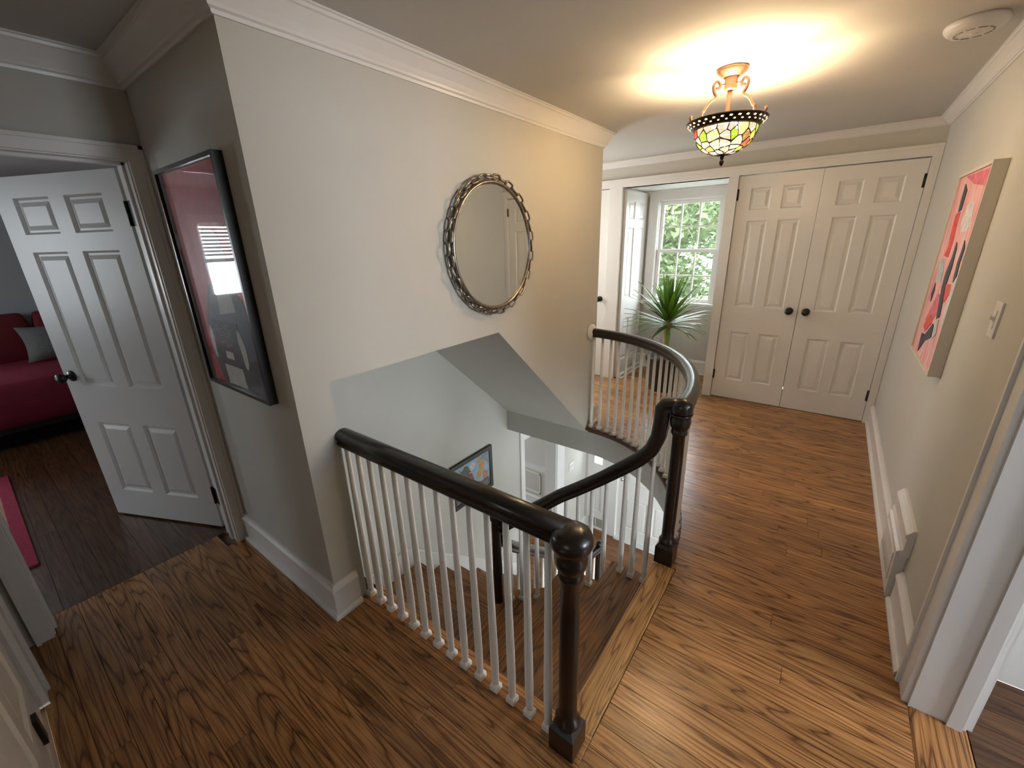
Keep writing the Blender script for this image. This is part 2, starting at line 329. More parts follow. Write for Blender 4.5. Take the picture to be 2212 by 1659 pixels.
# ------------------------------------------------------------------ floors: slab, boards, nosings
arc = [ell(1.07, 1.27, PI/2*i/24) for i in range(25)]
P1 = [(XD-0.15, -0.35), (-0.9, -0.35), (-0.9, -3.3), (0.6, -3.3), (0.6, 0.862), (-2.40, 0.862), (-2.40, 0.6), (XD-0.15, 0.6)]
P2 = [(-0.455, 0.862), (0.60, 0.862), (0.60, 1.78), (-0.455, 1.78)]
P3 = arc+[(-1.5, 3.05), (-3.24, 3.05), (-3.24, 5.05), (0.60, 5.05), (0.60, 1.78)]
sl = MB().prism(P1, 'z', -0.06, -0.019).prism(P2, 'z', -0.06, -0.019).prism(P3, 'z', -0.06, -0.019)
floor = struct('floor', sl, SUB, 'stained oak strip floor of the upper hall and landing', 'floor')
cl = MB().prism(P1, 'z', -0.20, -0.06).prism(P2, 'z', ZF, -0.06).prism(P3, 'z', ZF, -0.06)
struct('ceiling_foyer', cl, WALL, 'grey curved fascia and foyer ceiling under the gallery floor', 'ceiling')
NP = [0]
def plank(x0, x1, y0, y1, mat, parent, z=0.0, cut0=None, rz=0.0, th=0.018, gap=0.0006, name='plank'):
    """board along X; cut0 = x at the y0 and y1 side of the left end"""
    a0, a1 = cut0 if cut0 else (x0, x0); b = 0.0007
    g = gap
    lo = [(a0+g, y0+g), (x1-g, y0+g), (x1-g, y1-g), (a1+g, y1-g)]
    li = [(a0+g+b, y0+g+b), (x1-g-b, y0+g+b), (x1-g-b, y1-g-b), (a1+g+b, y1-g-b)]
    vs = [(*p, z-th) for p in lo]+[(*p, z-b) for p in lo]+[(*p, z) for p in li]
    fs = [(3,2,1,0), (8,9,10,11)]+[(k*4+i, k*4+(i+1) % 4, k*4+4+(i+1) % 4, k*4+4+i) for k in (0,1) for i in range(4)]
    return obj(name, MB().add(vs, fs), mat, parent, rz=rz, fix=False)
PW = 0.083
def rows(y0, y1, span, mat, parent, z=0.0, lmin=0.7, lmax=1.7):
    y = y0; k = 0
    while y < y1-0.004:
        yb = min(y+PW, y1); sp = span(y, yb)
        if sp:
            (a0, a1), xr = sp; xs = max(a0, a1); x = xr
            first = True
            while True:
                L = random.uniform(lmin, lmax)*(random.uniform(0.3, 1) if first else 1); first = False
                if x-L < xs+0.30: plank(0, x, y, yb, mat, parent, z, cut0=(a0, a1)); break
                plank(x-L, x, y, yb, mat, parent, z); x -= L
        y = yb
rows(-1.15, YS, lambda a, b: ((-0.88, -0.88), XR), OAK, floor)
rows(YS, 0.757, lambda a, b: ((XD-0.15 if b < 0.59 and a > -0.14 else XD, XD-0.15 if b < 0.59 and a > -0.14 else XD), XR) if b < 0.66 else ((XA, XA), XR), OAK, floor)
rows(0.757, 1.772, lambda a, b: ((-0.372, -0.372), XR), OAK, floor)
def ecut(y):
    s_ = (y-EC[1])/1.278
    return EC[0]+1.095*math.sqrt(max(0, 1-s_*s_)) if s_ < 1 else EC[0]
rows(1.772, 3.058, lambda a, b: ((max(ecut(a), XA), max(ecut(b), XA)), XR), OAK, floor)
rows(3.058, 3.146, lambda a, b: ((XA, XA), XR), OAK, floor)
rows(3.146, YC, lambda a, b: ((-3.1, -3.1), XR), OAK, floor)
rows(YC, 5.05, lambda a, b: ((-1.86, -1.86), -0.88), OAK, floor)
# nosing boards around the well
plank(XA+0.002, -0.372, 0.757, 0.868, OAK, floor, 0.001, th=0.020, name='landing_board')
def vboard(x0, x1, y0, y1, z, mat, parent, name, th=0.028):
    m = MB().bbox(x0, x1, y0, y1, z-th, z, 0.006)
    return obj(name, m, mat, parent, rz=PI/2)
vboard(-0.478, -0.373, 0.862, 1.772, 0.002, OAKL, floor, 'threshold_board')
nz = MB(); N = 36; vs = []; fs = []
prof = [(0.0, -0.003), (-0.004, -0.010), (-0.004, -0.020), (0.0, -0.028), (0.050, -0.028), (0.050, 0.001), (0.006, 0.001)]
for i in range(N+1):
    t = PI/2*i/N
    for d, z in prof: vs.append((*ell(1.042+d, 1.225+d, t), z))
m_ = len(prof)
for i in range(N):
    for k in range(m_): fs.append((i*m_+k, i*m_+(k+1) % m_, (i+1)*m_+(k+1) % m_, (i+1)*m_+k))
fs += [tuple(range(m_-1, -1, -1)), tuple(N*m_+k for k in range(m_))]
obj('curved_nosing', nz.add(vs, fs), OAKD, floor)  # dark oak puts the shade along the edge into the colour
# saddle of the right doorway and side-room boards, bedroom boards
sf = struct('floor_side_room', MB().box(0.60, 3.5, -1.3, 1.9, -0.2, -0.019), SUB, 'dark oak floor of the side room', 'floor')
vboard(XR, XR+0.145, 0.78, 1.60, 0.003, OAK, sf, 'saddle_board', 0.02)
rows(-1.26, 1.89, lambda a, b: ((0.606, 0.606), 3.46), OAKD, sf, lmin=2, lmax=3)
bf = struct('floor_bedroom', MB().box(-6.5, XD-0.15, -2.4, 2.0, -0.2, -0.019), SUB, 'oak floor of the bedroom with its dimness in the colour', 'floor')
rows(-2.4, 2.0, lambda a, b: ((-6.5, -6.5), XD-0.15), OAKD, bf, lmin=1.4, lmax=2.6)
lf = struct('floor_foyer', MB().box(-5.6, 0.6, 0.6, 4.9, ZL-0.2, ZL-0.019), SUB, 'warm oak foyer floor at the foot of the stairs', 'floor')
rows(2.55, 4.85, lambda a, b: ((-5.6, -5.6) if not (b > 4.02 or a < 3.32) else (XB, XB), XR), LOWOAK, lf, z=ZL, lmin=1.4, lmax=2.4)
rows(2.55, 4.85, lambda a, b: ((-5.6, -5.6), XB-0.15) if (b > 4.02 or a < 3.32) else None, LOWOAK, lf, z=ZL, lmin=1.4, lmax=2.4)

# ------------------------------------------------------------------ mouldings
CROWN = [(0, -0.125), (0.010, -0.125), (0.013, -0.112), (0.022, -0.106), (0.026, -0.096), (0.040, -0.070), (0.060, -0.040), (0.070, -0.026), (0.078, -0.022), (0.080, -0.010), (0.088, -0.008), (0.088, -0.0005), (0, -0.0005)]
cr = [(d*0.80, ZC+z*0.80) for d, z in CROWN]
struct('trim_1', MB().mould([(-0.9, -3.2), (-0.9, YS), (XD, YS), (XD, YP), (XA, YP), (XA, YE), (-3.1, YE)], cr), TRIM, 'white crown moulding along the mirror wall and nook', 'crown moulding')
struct('trim_2', MB().mould([(-3.1, YC), (XR, YC), (XR, -3.2)], [(d*0.75, ZC+z*0.40) for d, z in CROWN]), TRIM, 'white crown moulding above the closet and along the right wall', 'crown moulding')
BASE = [(0, 0.001), (0.030, 0.001), (0.030, 0.014), (0.024, 0.024), (0.017, 0.026), (0.017, 0.128), (0.022, 0.134), (0.022, 0.146), (0.012, 0.158), (0.008, 0.168), (0, 0.168)]
def base(name, path, label, z=0.0, k=1.0): return struct(name, MB().mould(path, [(d, z+h*k) for d, h in BASE]), TRIM, label, 'baseboard')
base('baseboard_left', [(XD+0.02, YP), (XA, YP), (XA, 0.76)], 'white baseboard under the red poster wrapping the corner')
base('baseboard_left_end', [(XA, 3.07), (XA, YE), (-3.1, YE)], 'short white baseboard at the far end of the mirror wall')
base('baseboard_right', [(XR, YC-0.02), (XR, 2.505)], 'white baseboard of the right wall beyond the vent')
base('baseboard_right_near', [(XR, 2.115), (XR, 1.70)], 'white baseboard of the right wall between vent and doorway')
base('baseboard_window', [(-1.83, 5.05), (-0.88, 5.05)], 'white baseboard under the alcove window')
base('baseboard_alcove', [(-1.80, YC+0.02), (-1.80, 5.03)], 'low white baseboard at the alcove door', k=0.35)
base('baseboard_foyer_return', [(XB, 4.20), (XB, 4.85), (-2.37, 4.85)], 'white baseboard of the foyer beside the entrance', ZL, 0.9)
base('baseboard_parlour', [(-5.5, 4.85), (XB-0.16, 4.85)], 'white baseboard of the parlour', ZL)
# closet wall casings
w = MB()
w.box(-2.62, XR-0.002, YC-0.022, YC+0.10, 2.03, 2.095); w.box(-2.62, XR-0.002, YC-0.032, YC, 2.085, 2.105)
for x0, x1 in ((-2.0, -1.86), (-0.882, -0.803), (0.408, XR-0.002)): w.box(x0, x1, YC-0.020, YC+0.10, 0, 2.03)
struct('trim_3', w, TRIM, 'white flat casing around the closet doors and window alcove', 'door casing')
# bedroom door casing and jamb
def casing(mbx, axis, c, out, a0, a1, top, wd=0.078):
    """flat casing with back band round an opening; axis 'y': opening runs along y on plane x=c"""
    for lo, hi, s in ((a0-wd, a0, -1), (a1, a1+wd, 1)):
        if axis == 'y':
            mbx.box(c, c+out*0.016, lo, hi, 0, top+wd); e = lo if s < 0 else hi
            mbx.box(c, c+out*0.026, e-(0.0 if s < 0 else 0.014), e+(0.014 if s < 0 else 0.0), 0, top+wd)
        else:
            mbx.box(lo, hi, c, c+out*0.016, 0, top+wd); e = lo if s < 0 else hi
            mbx.box(e-(0.0 if s < 0 else 0.014), e+(0.014 if s < 0 else 0.0), c, c+out*0.026, 0, top+wd)
    if axis == 'y': mbx.box(c, c+out*0.016, a0, a1, top, top+wd); mbx.box(c, c+out*0.026, a0-wd, a1+wd, top+wd-0.014, top+wd)
    else: mbx.box(a0, a1, c, c+out*0.016, top, top+wd); mbx.box(a0-wd, a1+wd, c, c+out*0.026, top+wd-0.014, top+wd)
w = MB(); casing(w, 'y', XD, 1, -0.125, 0.600, 1.910, 0.054)
w.box(XD-0.15, XD, 0.595, 0.611, 0, 1.92); w.box(XD-0.15, XD, -0.136, -0.120, 0, 1.92); w.box(XD-0.15, XD, -0.12, 0.595, 1.905, 1.921)
w.box(XD-0.075, XD-0.045, 0.585, 0.596, 0, 1.905); w.box(XD-0.075, XD-0.045, -0.121, -0.110, 0, 1.905); w.box(XD-0.075, XD-0.045, -0.12, 0.595, 1.894, 1.906)
struct('trim_4', w, TRIM, 'white casing and jamb of the open bedroom door', 'door casing')
w = MB(); casing(w, 'x', YS, 1, -2.02, -1.18, 2.02, 0.09)
struct('trim_5', w, TRIM, 'white door casing at the lower left edge', 'door casing')
w = MB(); casing(w, 'y', XR, -1, 0.78, 1.60, 2.03, 0.088)
w.box(XR, XR+0.14, 1.588, 1.603, 0, 2.03); w.box(XR, XR+0.14, 0.777, 0.792, 0, 2.03); w.box(XR, XR+0.14, 0.79, 1.59, 2.018, 2.033)
w.box(XR+0.092, XR+0.128, 1.576, 1.59, 0, 2.02)
casing(w, 'y', XR+0.14, 1, 0.78, 1.60, 2.03, 0.088)
struct('trim_6', w, TRIM, 'white casing and jamb of the right doorway', 'door casing')
# foyer opening casing, chair rail
w = MB(); z0 = ZL
for y0, y1 in ((3.25, 3.32), (4.02, 4.20)): w.box(XB, XB+0.02, y0, y1, z0, ZF)
w.box(XB-0.16, XB+0.006, 3.315, 3.33, z0, -0.5); w.box(XB-0.16, XB+0.006, 4.005, 4.02, z0, -0.5); w.box(XB, XB+0.02, 3.32, 4.02, -0.5, ZF)
struct('trim_7', w, TRIM, 'white casing of the cased opening beside the foyer stairs', 'door casing')
w = MB().box(-5.5, XB-0.16, 4.82, 4.85, -1.90, -1.83); w.box(-5.5, XB-0.16, 4.80, 4.85, -1.84, -1.82)
for k in range(4):
    x = -5.3+k*0.75; 
    w.box(x, x+0.62, 4.84, 4.85, -2.33, -2.31); w.box(x, x+0.62, 4.84, 4.85, -1.98, -1.96); w.box(x, x+0.02, 4.84, 4.85, -2.33, -1.96); w.box(x+0.60, x+0.62, 4.84, 4.85, -2.33, -1.96)
struct('trim_8', w, TRIM, 'white chair rail and panel moulding on the parlour wall', 'chair rail')

# ------------------------------------------------------------------ panelled doors
def panel_mesh(x0, x1, z0, z1, th):
    m = MB()
    for side in (0, 1):
        def Y(d): return d if side == 0 else th-d
        L = [(0.0, 0.0), (0.010, 0.011), (0.020, 0.011), (0.040, 0.004)]
        vs = []
        for i, d in L: vs += [(x0+i, Y(d), z0+i), (x1-i, Y(d), z0+i), (x1-i, Y(d), z1-i), (x0+i, Y(d), z1-i)]
        fs = [(12, 13, 14, 15)]+[(k*4+i, k*4+(i+1) % 4, k*4+4+(i+1) % 4, k*4+4+i) for k in range(3) for i in range(4)]
        if side: fs = [f[::-1] for f in fs]
        m.add(vs, fs)
    return m
def knob_mesh(c, axis):
    return MB().lathe([(0.0, 0.0), (0.030, 0.0), (0.031, 0.005), (0.026, 0.009), (0.012, 0.012), (0.011, 0.028), (0.018, 0.034), (0.027, 0.044), (0.029, 0.052), (0.026, 0.062), (0.016, 0.069), (0.0, 0.071)], c, axis, 18)
def door(name, w, h, xf, label, knob_x=None, knob_z=0.90, knob_sides=(-1,), hinges=(), hinge_x=0, stile=0.106, mull=0.080, th=0.036, cat='door', flipmat=None):
    """local: x across the leaf, -y the front face"""
    root = sroot(name, xf.translation, label, cat); root.rotation_euler = xf.to_euler()
    k = h/2.02
    zs = [(0.192*k, 0.667*k), (0.907*k, 1.655*k), (1.743*k, 1.92*k)]
    pw = (w-2*stile-mull)/2; xs = [(stile, stile+pw), (stile+pw+mull, w-stile)]
    lf = MB(); lf.box(0, stile, 0, th, 0, h); lf.box(w-stile, w, 0, th, 0, h); lf.box(xs[0][1], xs[1][0], 0, th, 0, h)
    for x0, x1 in xs:
        zz = [0]+[v for p in zs for v in p]+[h]
        for i in range(0, 8, 2): lf.box(x0, x1, 0, th, zz[i], zz[i+1])
    leaf = obj('door_leaf', lf.xf(xf), TRIM, root)
    for x0, x1 in xs:
        for z0, z1 in zs: obj('panel', panel_mesh(x0, x1, z0, z1, th).xf(xf), TRIM, root, fix=False)
    if knob_x is not None:
        for s in knob_sides:
            obj('knob', knob_mesh((knob_x, 0 if s < 0 else th, knob_z), (0, s, 0)).xf(xf), BLACK, root)
    for hz in hinges:
        hm = MB().lathe([(0.0065, 0), (0.0065, 0.092)], (hinge_x, -0.006, hz), (0, 0, 1), 10)
        hm.box(hinge_x-0.012, hinge_x+0.012, -0.003, 0.004, hz, hz+0.092)
        obj('hinge', hm.xf(xf), BLACK, root)
    return root
T = Matrix.Translation
door('door_1', 0.602, 2.018, T((-0.803, YC, 0.005)), 'left leaf of the white six-panel double closet door', 0.542, 0.895, hinges=(0.185, 1.825), hinge_x=0.002)
door('door_2', 0.602, 2.018, T((-0.197, YC, 0.005)), 'right leaf of the white six-panel double closet door next to the right wall', 0.058, 0.895, hinges=(0.185, 1.825), hinge_x=0.602)
door('door_3', 0.61, 2.018, T((-2.615, YC, 0.005)), 'white closet door left of the window alcove', 0.545, 0.90, hinges=())
door('door_4', 0.60, 2.0, T((-1.828, YC+0.03, 0.01)) @ Matrix.Rotation(PI/2, 4, 'Z'), 'white panelled door on the left side of the window alcove', stile=0.07, mull=0.11, th=0.03)
leaf_dir = math.atan2(0.282-0.610, -3.343+2.625)
bd = door('door_5', 0.785, 1.890, T((-2.625, 0.610, 0.012)) @ Matrix.Rotation(leaf_dir, 4, 'Z') @ T((0, -0.018, 0)), 'open white six-panel door swung into the dim bedroom', 0.725, 0.90, knob_sides=(-1, 1), stile=0.115, mull=0.095)
for hz, hmat in ((1.66, BLACK), (0.93, TRIM), (0.19, BLACK)):
    obj('hinge', MB().lathe([(0.007, 0), (0.007, 0.105)], (XD-0.162, 0.589, hz), (0, 0, 1), 10).box(XD-0.158, XD-0.080, 0.5935, 0.5955, hz, hz+0.105), hmat, bd)
door('door_6', 0.838, 2.0, T((-2.019, YS-0.046, 0.008)) @ T((0, 0.036, 0)) @ Matrix.Scale(-1, 4, (0, 1, 0)), 'white door leaf at the lower left edge with a black hinge', None)
obj('hinge', MB().box(-1.80, -1.755, YS-0.012, YS+0.002, 0.07, 0.17), BLACK, bpy.data.objects['door_6'])

# ------------------------------------------------------------------ alcove window
wn = sroot('window_1', (-1.37, 5.06, 0.8), 'white double-hung window with six-over-six panes in the alcove', 'window')
WX0, WX1, WZ0, WZ1 = -1.70, -1.03, 0.86, 1.93
f = MB()
for x0, x1, s in ((-1.80, WX0+0.005, 1), (WX1-0.005, -0.93, -1)):
    f.box(x0, x1, 5.022, 5.05, 0.833, WZ1); e = WX0 if s > 0 else WX1
    f.box(e-0.012*(s > 0), e+0.012*(s < 0), 5.012, 5.05, 0.834, WZ1-0.003)
f.box(-1.80, -0.93, 5.022, 5.05, WZ1, 2.028); f.box(WX0-0.02, WX1+0.02, 5.012, 5.05, WZ1-0.002, WZ1+0.014)
f.box(WX0-0.05, WX0+0.012, 5.05, 5.16, 0.80, WZ1+0.02); f.box(WX1-0.012, WX1+0.05, 5.05, 5.16, 0.80, WZ1+0.02); f.box(WX0, WX1, 5.05, 5.16, WZ1-0.012, WZ1+0.02)
obj('window_frame', f, TRIM, wn)
obj('window_sill', MB().bbox(-1.82, -0.895, 4.975, 5.16, 0.80, 0.832, 0.005), TRIM, wn)
obj('window_apron', MB().box(-1.78, -0.93, 5.03, 5.05, 0.74, 0.80), TRIM, wn)
def sash(y, z0, z1, name):
    a, b = WX0+0.013, WX1-0.013; st = 0.036; m = MB()
    m.box(a, a+st, y, y+0.034, z0, z1); m.box(b-st, b, y, y+0.034, z0, z1); m.box(a+st, b-st, y, y+0.034, z0, z0+st); m.box(a+st, b-st, y, y+0.034, z1-st, z1)
    o = obj(name, m, TRIM, wn)
    gx = [a+st+(b-a-2*st)*i/3 for i in range(4)]; gz = [z0+st+(z1-z0-2*st)*i/2 for i in range(3)]
    for i in (1, 2): obj('muntin', MB().box(gx[i]-0.008, gx[i]+0.008, y+0.006, y+0.028, gz[0], gz[2]), TRIM, o)
    for i in range(3): obj('muntin', MB().box(gx[i]+0.008*(i > 0), gx[i+1]-0.008*(i < 2), y+0.007, y+0.027, gz[1]-0.008, gz[1]+0.008), TRIM, o)
    for i in range(3):
        for k in range(2): obj('pane', MB().box(gx[i]+0.007*(i > 0), gx[i+1]-0.007*(i < 2), y+0.015, y+0.018, gz[k]+0.007*(k > 0), gz[k+1]-0.007*(k < 1)), PANE, o)
sash(5.09, 1.375, WZ1-0.014, 'upper_sash'); sash(5.054, 0.835, 1.41, 'lower_sash')
m = MB().mould([(-1.855, 5.048), (-0.885, 5.048)], [(d*0.55, 2.029+z*0.40) for d, z in CROWN])
struct('trim_9', m, TRIM, 'thin white moulding at the alcove ceiling above the window', 'moulding')

bw = sroot('window_3', (-6.5, -1.08, 0.94), 'white bedroom window mirrored in the poster glass', 'window')
m = MB()
for y0, y1, z0, z1 in ((-1.32, -1.28, 0.94, 1.90), (-0.88, -0.84, 0.94, 1.90), (-1.28, -0.88, 0.94, 0.98), (-1.28, -0.88, 1.86, 1.90), (-1.28, -0.88, 1.39, 1.44)): m.box(-6.57, -6.53, y0, y1, z0, z1)
for y0, y1, z0, z1 in ((-1.39, -1.32, 0.88, 1.97), (-0.84, -0.77, 0.88, 1.97), (-1.32, -0.84, 1.90, 1.97), (-1.32, -0.84, 0.88, 0.94)): m.box(-6.499, -6.48, y0, y1, z0, z1)
obj('window_frame', m, TRIM, bw)
for k in range(9): obj('blind_slat', MB().box(-6.525, -6.505, -1.28, -0.88, 1.86-0.045*k-0.030, 1.86-0.045*k), plain('white_blind', (0.7, 0.7, 0.68), 0.6) if k == 0 else bpy.data.materials['white_blind'], bw)
obj('pane', MB().box(-6.552, -6.548, -1.28, -0.88, 0.98, 1.86), PANE, bw)

# ------------------------------------------------------------------ entrance door and sidelight below
ed = door('door_7', 0.92, 2.04, T((-1.89, 4.86, ZL+0.02)), 'white panelled entrance door seen below through the balusters', None, cat='door')
obj('knob', knob_mesh((-1.83, 4.86, ZL+1.0), (0, -1, 0)), plain('bright_nickel', (0.75, 0.74, 0.72), 0.2, metal=0.9), ed)
obj('door_sill', MB().bbox(-1.90, -0.96, 4.79, 4.87, ZL, ZL+0.03, 0.006), TRIM, ed)
sw = sroot('window_2', (-2.2, 4.86, ZL), 'white sidelight with a glass upper half beside the entrance door', 'window')
m = MB().box(-2.36, -2.26, 4.85, 4.92, ZL, -0.42); m.box(-2.14, -2.04, 4.85, 4.92, ZL, -0.42); m.box(-2.26, -2.14, 4.85, 4.92, ZL, ZL+0.30); m.box(-2.26, -2.14, 4.85, 4.92, ZL+0.80, ZL+1.10); m.box(-2.26, -2.14, 4.85, 4.92, -0.50, -0.42)
obj('sidelight_frame', m, TRIM, sw); obj('panel', panel_mesh(-2.26, -2.14, ZL+0.30, ZL+0.80, 0.03).xf(T((0, 4.86, 0))), TRIM, sw, fix=False)
obj('pane', MB().box(-2.26, -2.14, 4.88, 4.884, ZL+1.10, -0.50), PANE, sw)
struct('trim_10', MB().box(-2.04, -1.90, 4.828, 4.85, ZL, ZF).box(-0.96, -0.86, 4.828, 4.85, ZL, ZF), TRIM, 'white casing of the entrance door', 'door casing')

# ------------------------------------------------------------------ staircase
st = thing('staircase', (-0.46, 1.3, ZL), 'winding oak staircase descending under the mirror wall', 'staircase')
T0, T1, T2, T3 = -0.465, -0.705, -1.015, -1.305
YI = 1.862
def tread(poly, n, name='tread', rz=PI/2):
    z = -RIS*n
    return obj(name, MB().prism(poly, 'z', z-0.028, z), TREADM, st, rz=rz)
ov = 0.028
tread([(T0+0.01, 0.864), (T0+0.01, YI), (T1-ov, YI), (T1-ov, 0.864)], 1)
tread([(T1, 0.864), (T1, YI), (T2-ov, YI), (T2-ov, 0.864)], 2)
tread([(T2, 0.864), (T2, YI), (-1.09, YI), (-1.30, 1.68), (T3-ov, 1.60), (T3-ov, 0.864)], 3)
tread([(T3, 0.864), (T3, 1.62), (-1.36, 1.62), (XB+0.002, 0.90), (XB+0.002, 0.864)], 4)
tread([(-1.33, 1.56), (-1.33, 1.765), (XB+0.002, 1.765), (XB+0.002, 0.874)], 5, rz=0)
G = 0.232
for n in range(6, 13):
    y0 = 1.74+(n-6)*G
    tread([(-1.315, y0), (-1.315, y0+G+ov), (XB+0.002, y0+G+ov), (XB+0.002, y0)], n, rz=0)
def riser(m): obj('riser', m, TRIM, st)
riser(MB().box(T0, T0+0.012, 0.864, 1.80, -RIS, -0.027))
riser(MB().box(T1, T1+0.014, 0.864, YI-0.01, -2*RIS, -RIS-0.028)); riser(MB().box(T2, T2+0.014, 0.864, YI-0.01, -3*RIS, -2*RIS-0.028)); riser(MB().box(T3, T3+0.014, 0.864, 1.60, -4*RIS, -3*RIS-0.028))
riser(MB().prism([(-1.33, 1.60), (-1.345, 1.615), (XB+0.01, 0.885), (XB+0.01, 0.868)], 'z', -5*RIS, -4*RIS-0.028))
for n in range(6, 14):
    y0 = 1.74+(n-6)*G; riser(MB().box(XB+0.002, -1.325, y0-0.014, y0, -n*RIS, -(n-1)*RIS-0.028))
# skirt on the outer wall, stringers
obj('skirt_board', MB().prism([(0.864, -0.80), (1.66, -0.80), (1.70, -0.82), (3.25, -0.82-1.55*RIS/G), (3.25, ZL), (0.864, ZL)], 'x', XB, XB+0.016), TRIM, st)
obj('skirt_cap', MB().sweep([(-0.012, -0.012), (0.012, -0.012), (0.012, 0.004), (0, 0.012), (-0.012, 0.008)], [(XB+0.012, 0.87, -0.80), (XB+0.012, 1.66, -0.80), (XB+0.012, 1.70, -0.82), (XB+0.012, 3.25, -0.82-1.55*RIS/G)], [(0, 1)]*4, smooth=False), TRIM, st)
zz = [(T0, -RIS-0.03), (T1, -RIS-0.03), (T1, -2*RIS-0.03), (T2, -2*RIS-0.03), (T2, -3*RIS-0.03), (-1.08, -3*RIS-0.03), (-1.08, -3*RIS-0.30), (T0, -RIS-0.34)]
obj('stringer', MB().prism(zz, 'y', YI-0.03, YI-0.010), TRIM, st)
obj('stringer', MB().prism([(-1.08, YI-0.03), (-1.08, YI-0.01), (-1.305, 1.665), (-1.315, 1.65)], 'z', -3*RIS-0.30, -3*RIS-0.03), TRIM, st)
pts = [(1.60, -5*RIS-0.03)]
for n in range(6, 13): y0 = 1.74+(n-6)*G; pts += [(y0, -(n-1)*RIS-0.03), (y0, -n*RIS-0.03)]
pts += [(1.74+7*G, -12*RIS-0.03), (1.74+7*G, ZL), (1.60, ZL)]
obj('stringer', MB().prism(pts, 'x', -1.345, -1.325), TRIM, st)

# ------------------------------------------------------------------ banisters
RPROF = []
for k in range(13):
    a = PI*k/12; RPROF.append((0.031*math.cos(a), 0.010+0.022*math.sin(a)))
RPROF += [(-0.031, 0.0), (-0.024, -0.006), (-0.024, -0.014), (-0.028, -0.020), (-0.026, -0.030), (0.026, -0.030), (0.028, -0.020), (0.024, -0.014), (0.024, -0.006), (0.031, 0.0)]
RPROF = [(a_*1.10, b_*1.08) for a_, b_ in RPROF]
def newel_prof(h, block, ball=False):
    p = [(0.033, 0.0), (0.040, 0.006), (0.040, 0.018), (0.033, 0.030), (0.029, 0.040), (0.029, 0.10), (0.030, h*0.35), (0.029, h*0.65), (0.0275, h-0.110), (0.029, h-0.108), (0.035, h-0.100), (0.036, h-0.090), (0.034, h-0.080), (0.034, h-0.074), (0.040, h-0.066), (0.044, h-0.050), (0.045, h-0.034), (0.042, h-0.022), (0.044, h-0.012), (0.050, h)]
    return p
def newel(x, y, z, h, parent, name='newel_post', block=0.105, side=0.086):
    o = obj(name, MB().lathe(newel_prof(h-block, block), (x, y, z+block), (0, 0, 1), 28), RAILM, parent)
    b = side/2; m = MB(); c = 0.012
    def sq(s, zz): return [(x-s, y-s, zz), (x+s, y-s, zz), (x+s, y+s, zz), (x-s, y+s, zz)]
    vs = sq(b, z)+sq(b, z+block-0.014)+sq(b-c, z+block+0.006)
    fs = [(3,2,1,0), (8,9,10,11)]+[(k*4+i, k*4+(i+1) % 4, k*4+4+(i+1) % 4, k*4+4+i) for k in (0, 1) for i in range(4)]
    obj('newel_block', m.add(vs, fs), RAILM, o)
    return o
def bal_mesh(h):
    """square foot, tapering round shaft; origin at the foot"""
    m = MB(); b = 0.0165
    def sq(s, zz): return [(-s, -s, zz), (s, -s, zz), (s, s, zz), (-s, s, zz)]
    vs = sq(b, 0)+sq(b, 0.020)+sq(b-0.006, 0.032)
    fs = [(3,2,1,0), (8,9,10,11)]+[(k*4+i, k*4+(i+1) % 4, k*4+4+(i+1) % 4, k*4+4+i) for k in (0, 1) for i in range(4)]
    m.add(vs, fs)
    m.lathe([(0.0125, 0.026), (0.0125, 0.04), (0.0145, 0.12), (0.0145, 0.22), (0.0115, 0.50), (0.0095, h)], (0, 0, 0), (0, 0, 1), 12)
    return m
def baluster(x, y, z, h, parent, cache={}):
    key = round(h, 3)
    if key in cache:
        c = cache[key].copy(); COL.objects.link(c); c.parent = None; c.matrix_parent_inverse = Matrix.Identity(4)
    else:
        c = obj('baluster', bal_mesh(h), BALM, None, origin=(0, 0, 0)); cache[key] = c
    c.location = (x, y, z); attach(c, parent); return c
ZR = 0.822    # rail centre height
YB = 0.812
nb = thing('landing_banister', (-0.95, YB, 0), 'dark-railed banister with white balusters at the near edge of the stairwell', 'banister', None)
m = MB().sweep(RPROF, [(XA+0.001, YB, ZR-0.010), (-1.2, YB, ZR-0.010), (-0.8, YB, ZR-0.010), (-0.45, YB, ZR-0.010)], [(1, 0)]*4)
obj('handrail', m, RAILM, nb)
newel(-0.432, YB-0.006, 0.0, 0.782, nb)
cap = MB().lathe([(0.0, -0.006), (0.048, -0.006), (0.055, 0.004), (0.058, 0.018), (0.057, 0.032), (0.052, 0.044), (0.040, 0.054), (0.021, 0.060), (0.0, 0.062)], (-0.432, YB-0.006, 0.781), (0, 0, 1), 28)
obj('rail_cap', cap, RAILM, nb)
for i in range(14): baluster(-1.478+i*0.0748, YB-0.004, 0.001, 0.785, nb)

cb = thing('gallery_banister', (-0.75, 2.6, 0), 'curved dark-railed banister around the far side of the stairwell', 'banister', None)
FN = (-0.437, 1.812)
pth = []; hd = []
for i in range(33):
    t = PI/2*(1-i/32); p = ell(1.068, 1.262, t); pth.append((p[0], p[1], ZR+0.012)); hd.append((1.068*math.sin(t), -1.262*math.cos(t)))
obj('handrail', MB().sweep(RPROF, pth, hd), RAILM, cb)
obj('wall_rosette', MB().lathe([(0, 0), (0.064, 0), (0.064, 0.012), (0.057, 0.020), (0.050, 0.022), (0.045, 0.032), (0, 0.032)], (XA+0.0005, EC[1]+1.262, ZR+0.012), (1, 0, 0), 28), TRIM, cb)
newel(FN[0], FN[1], 0.0, 0.805, cb)
obj('rail_cap', MB().lathe([(0.0, 0.0), (0.042, 0.0), (0.047, 0.010), (0.047, 0.040), (0.042, 0.056), (0.028, 0.066), (0.0, 0.068)], (FN[0], FN[1], 0.800), (0, 0, 1), 28), RAILM, cb)
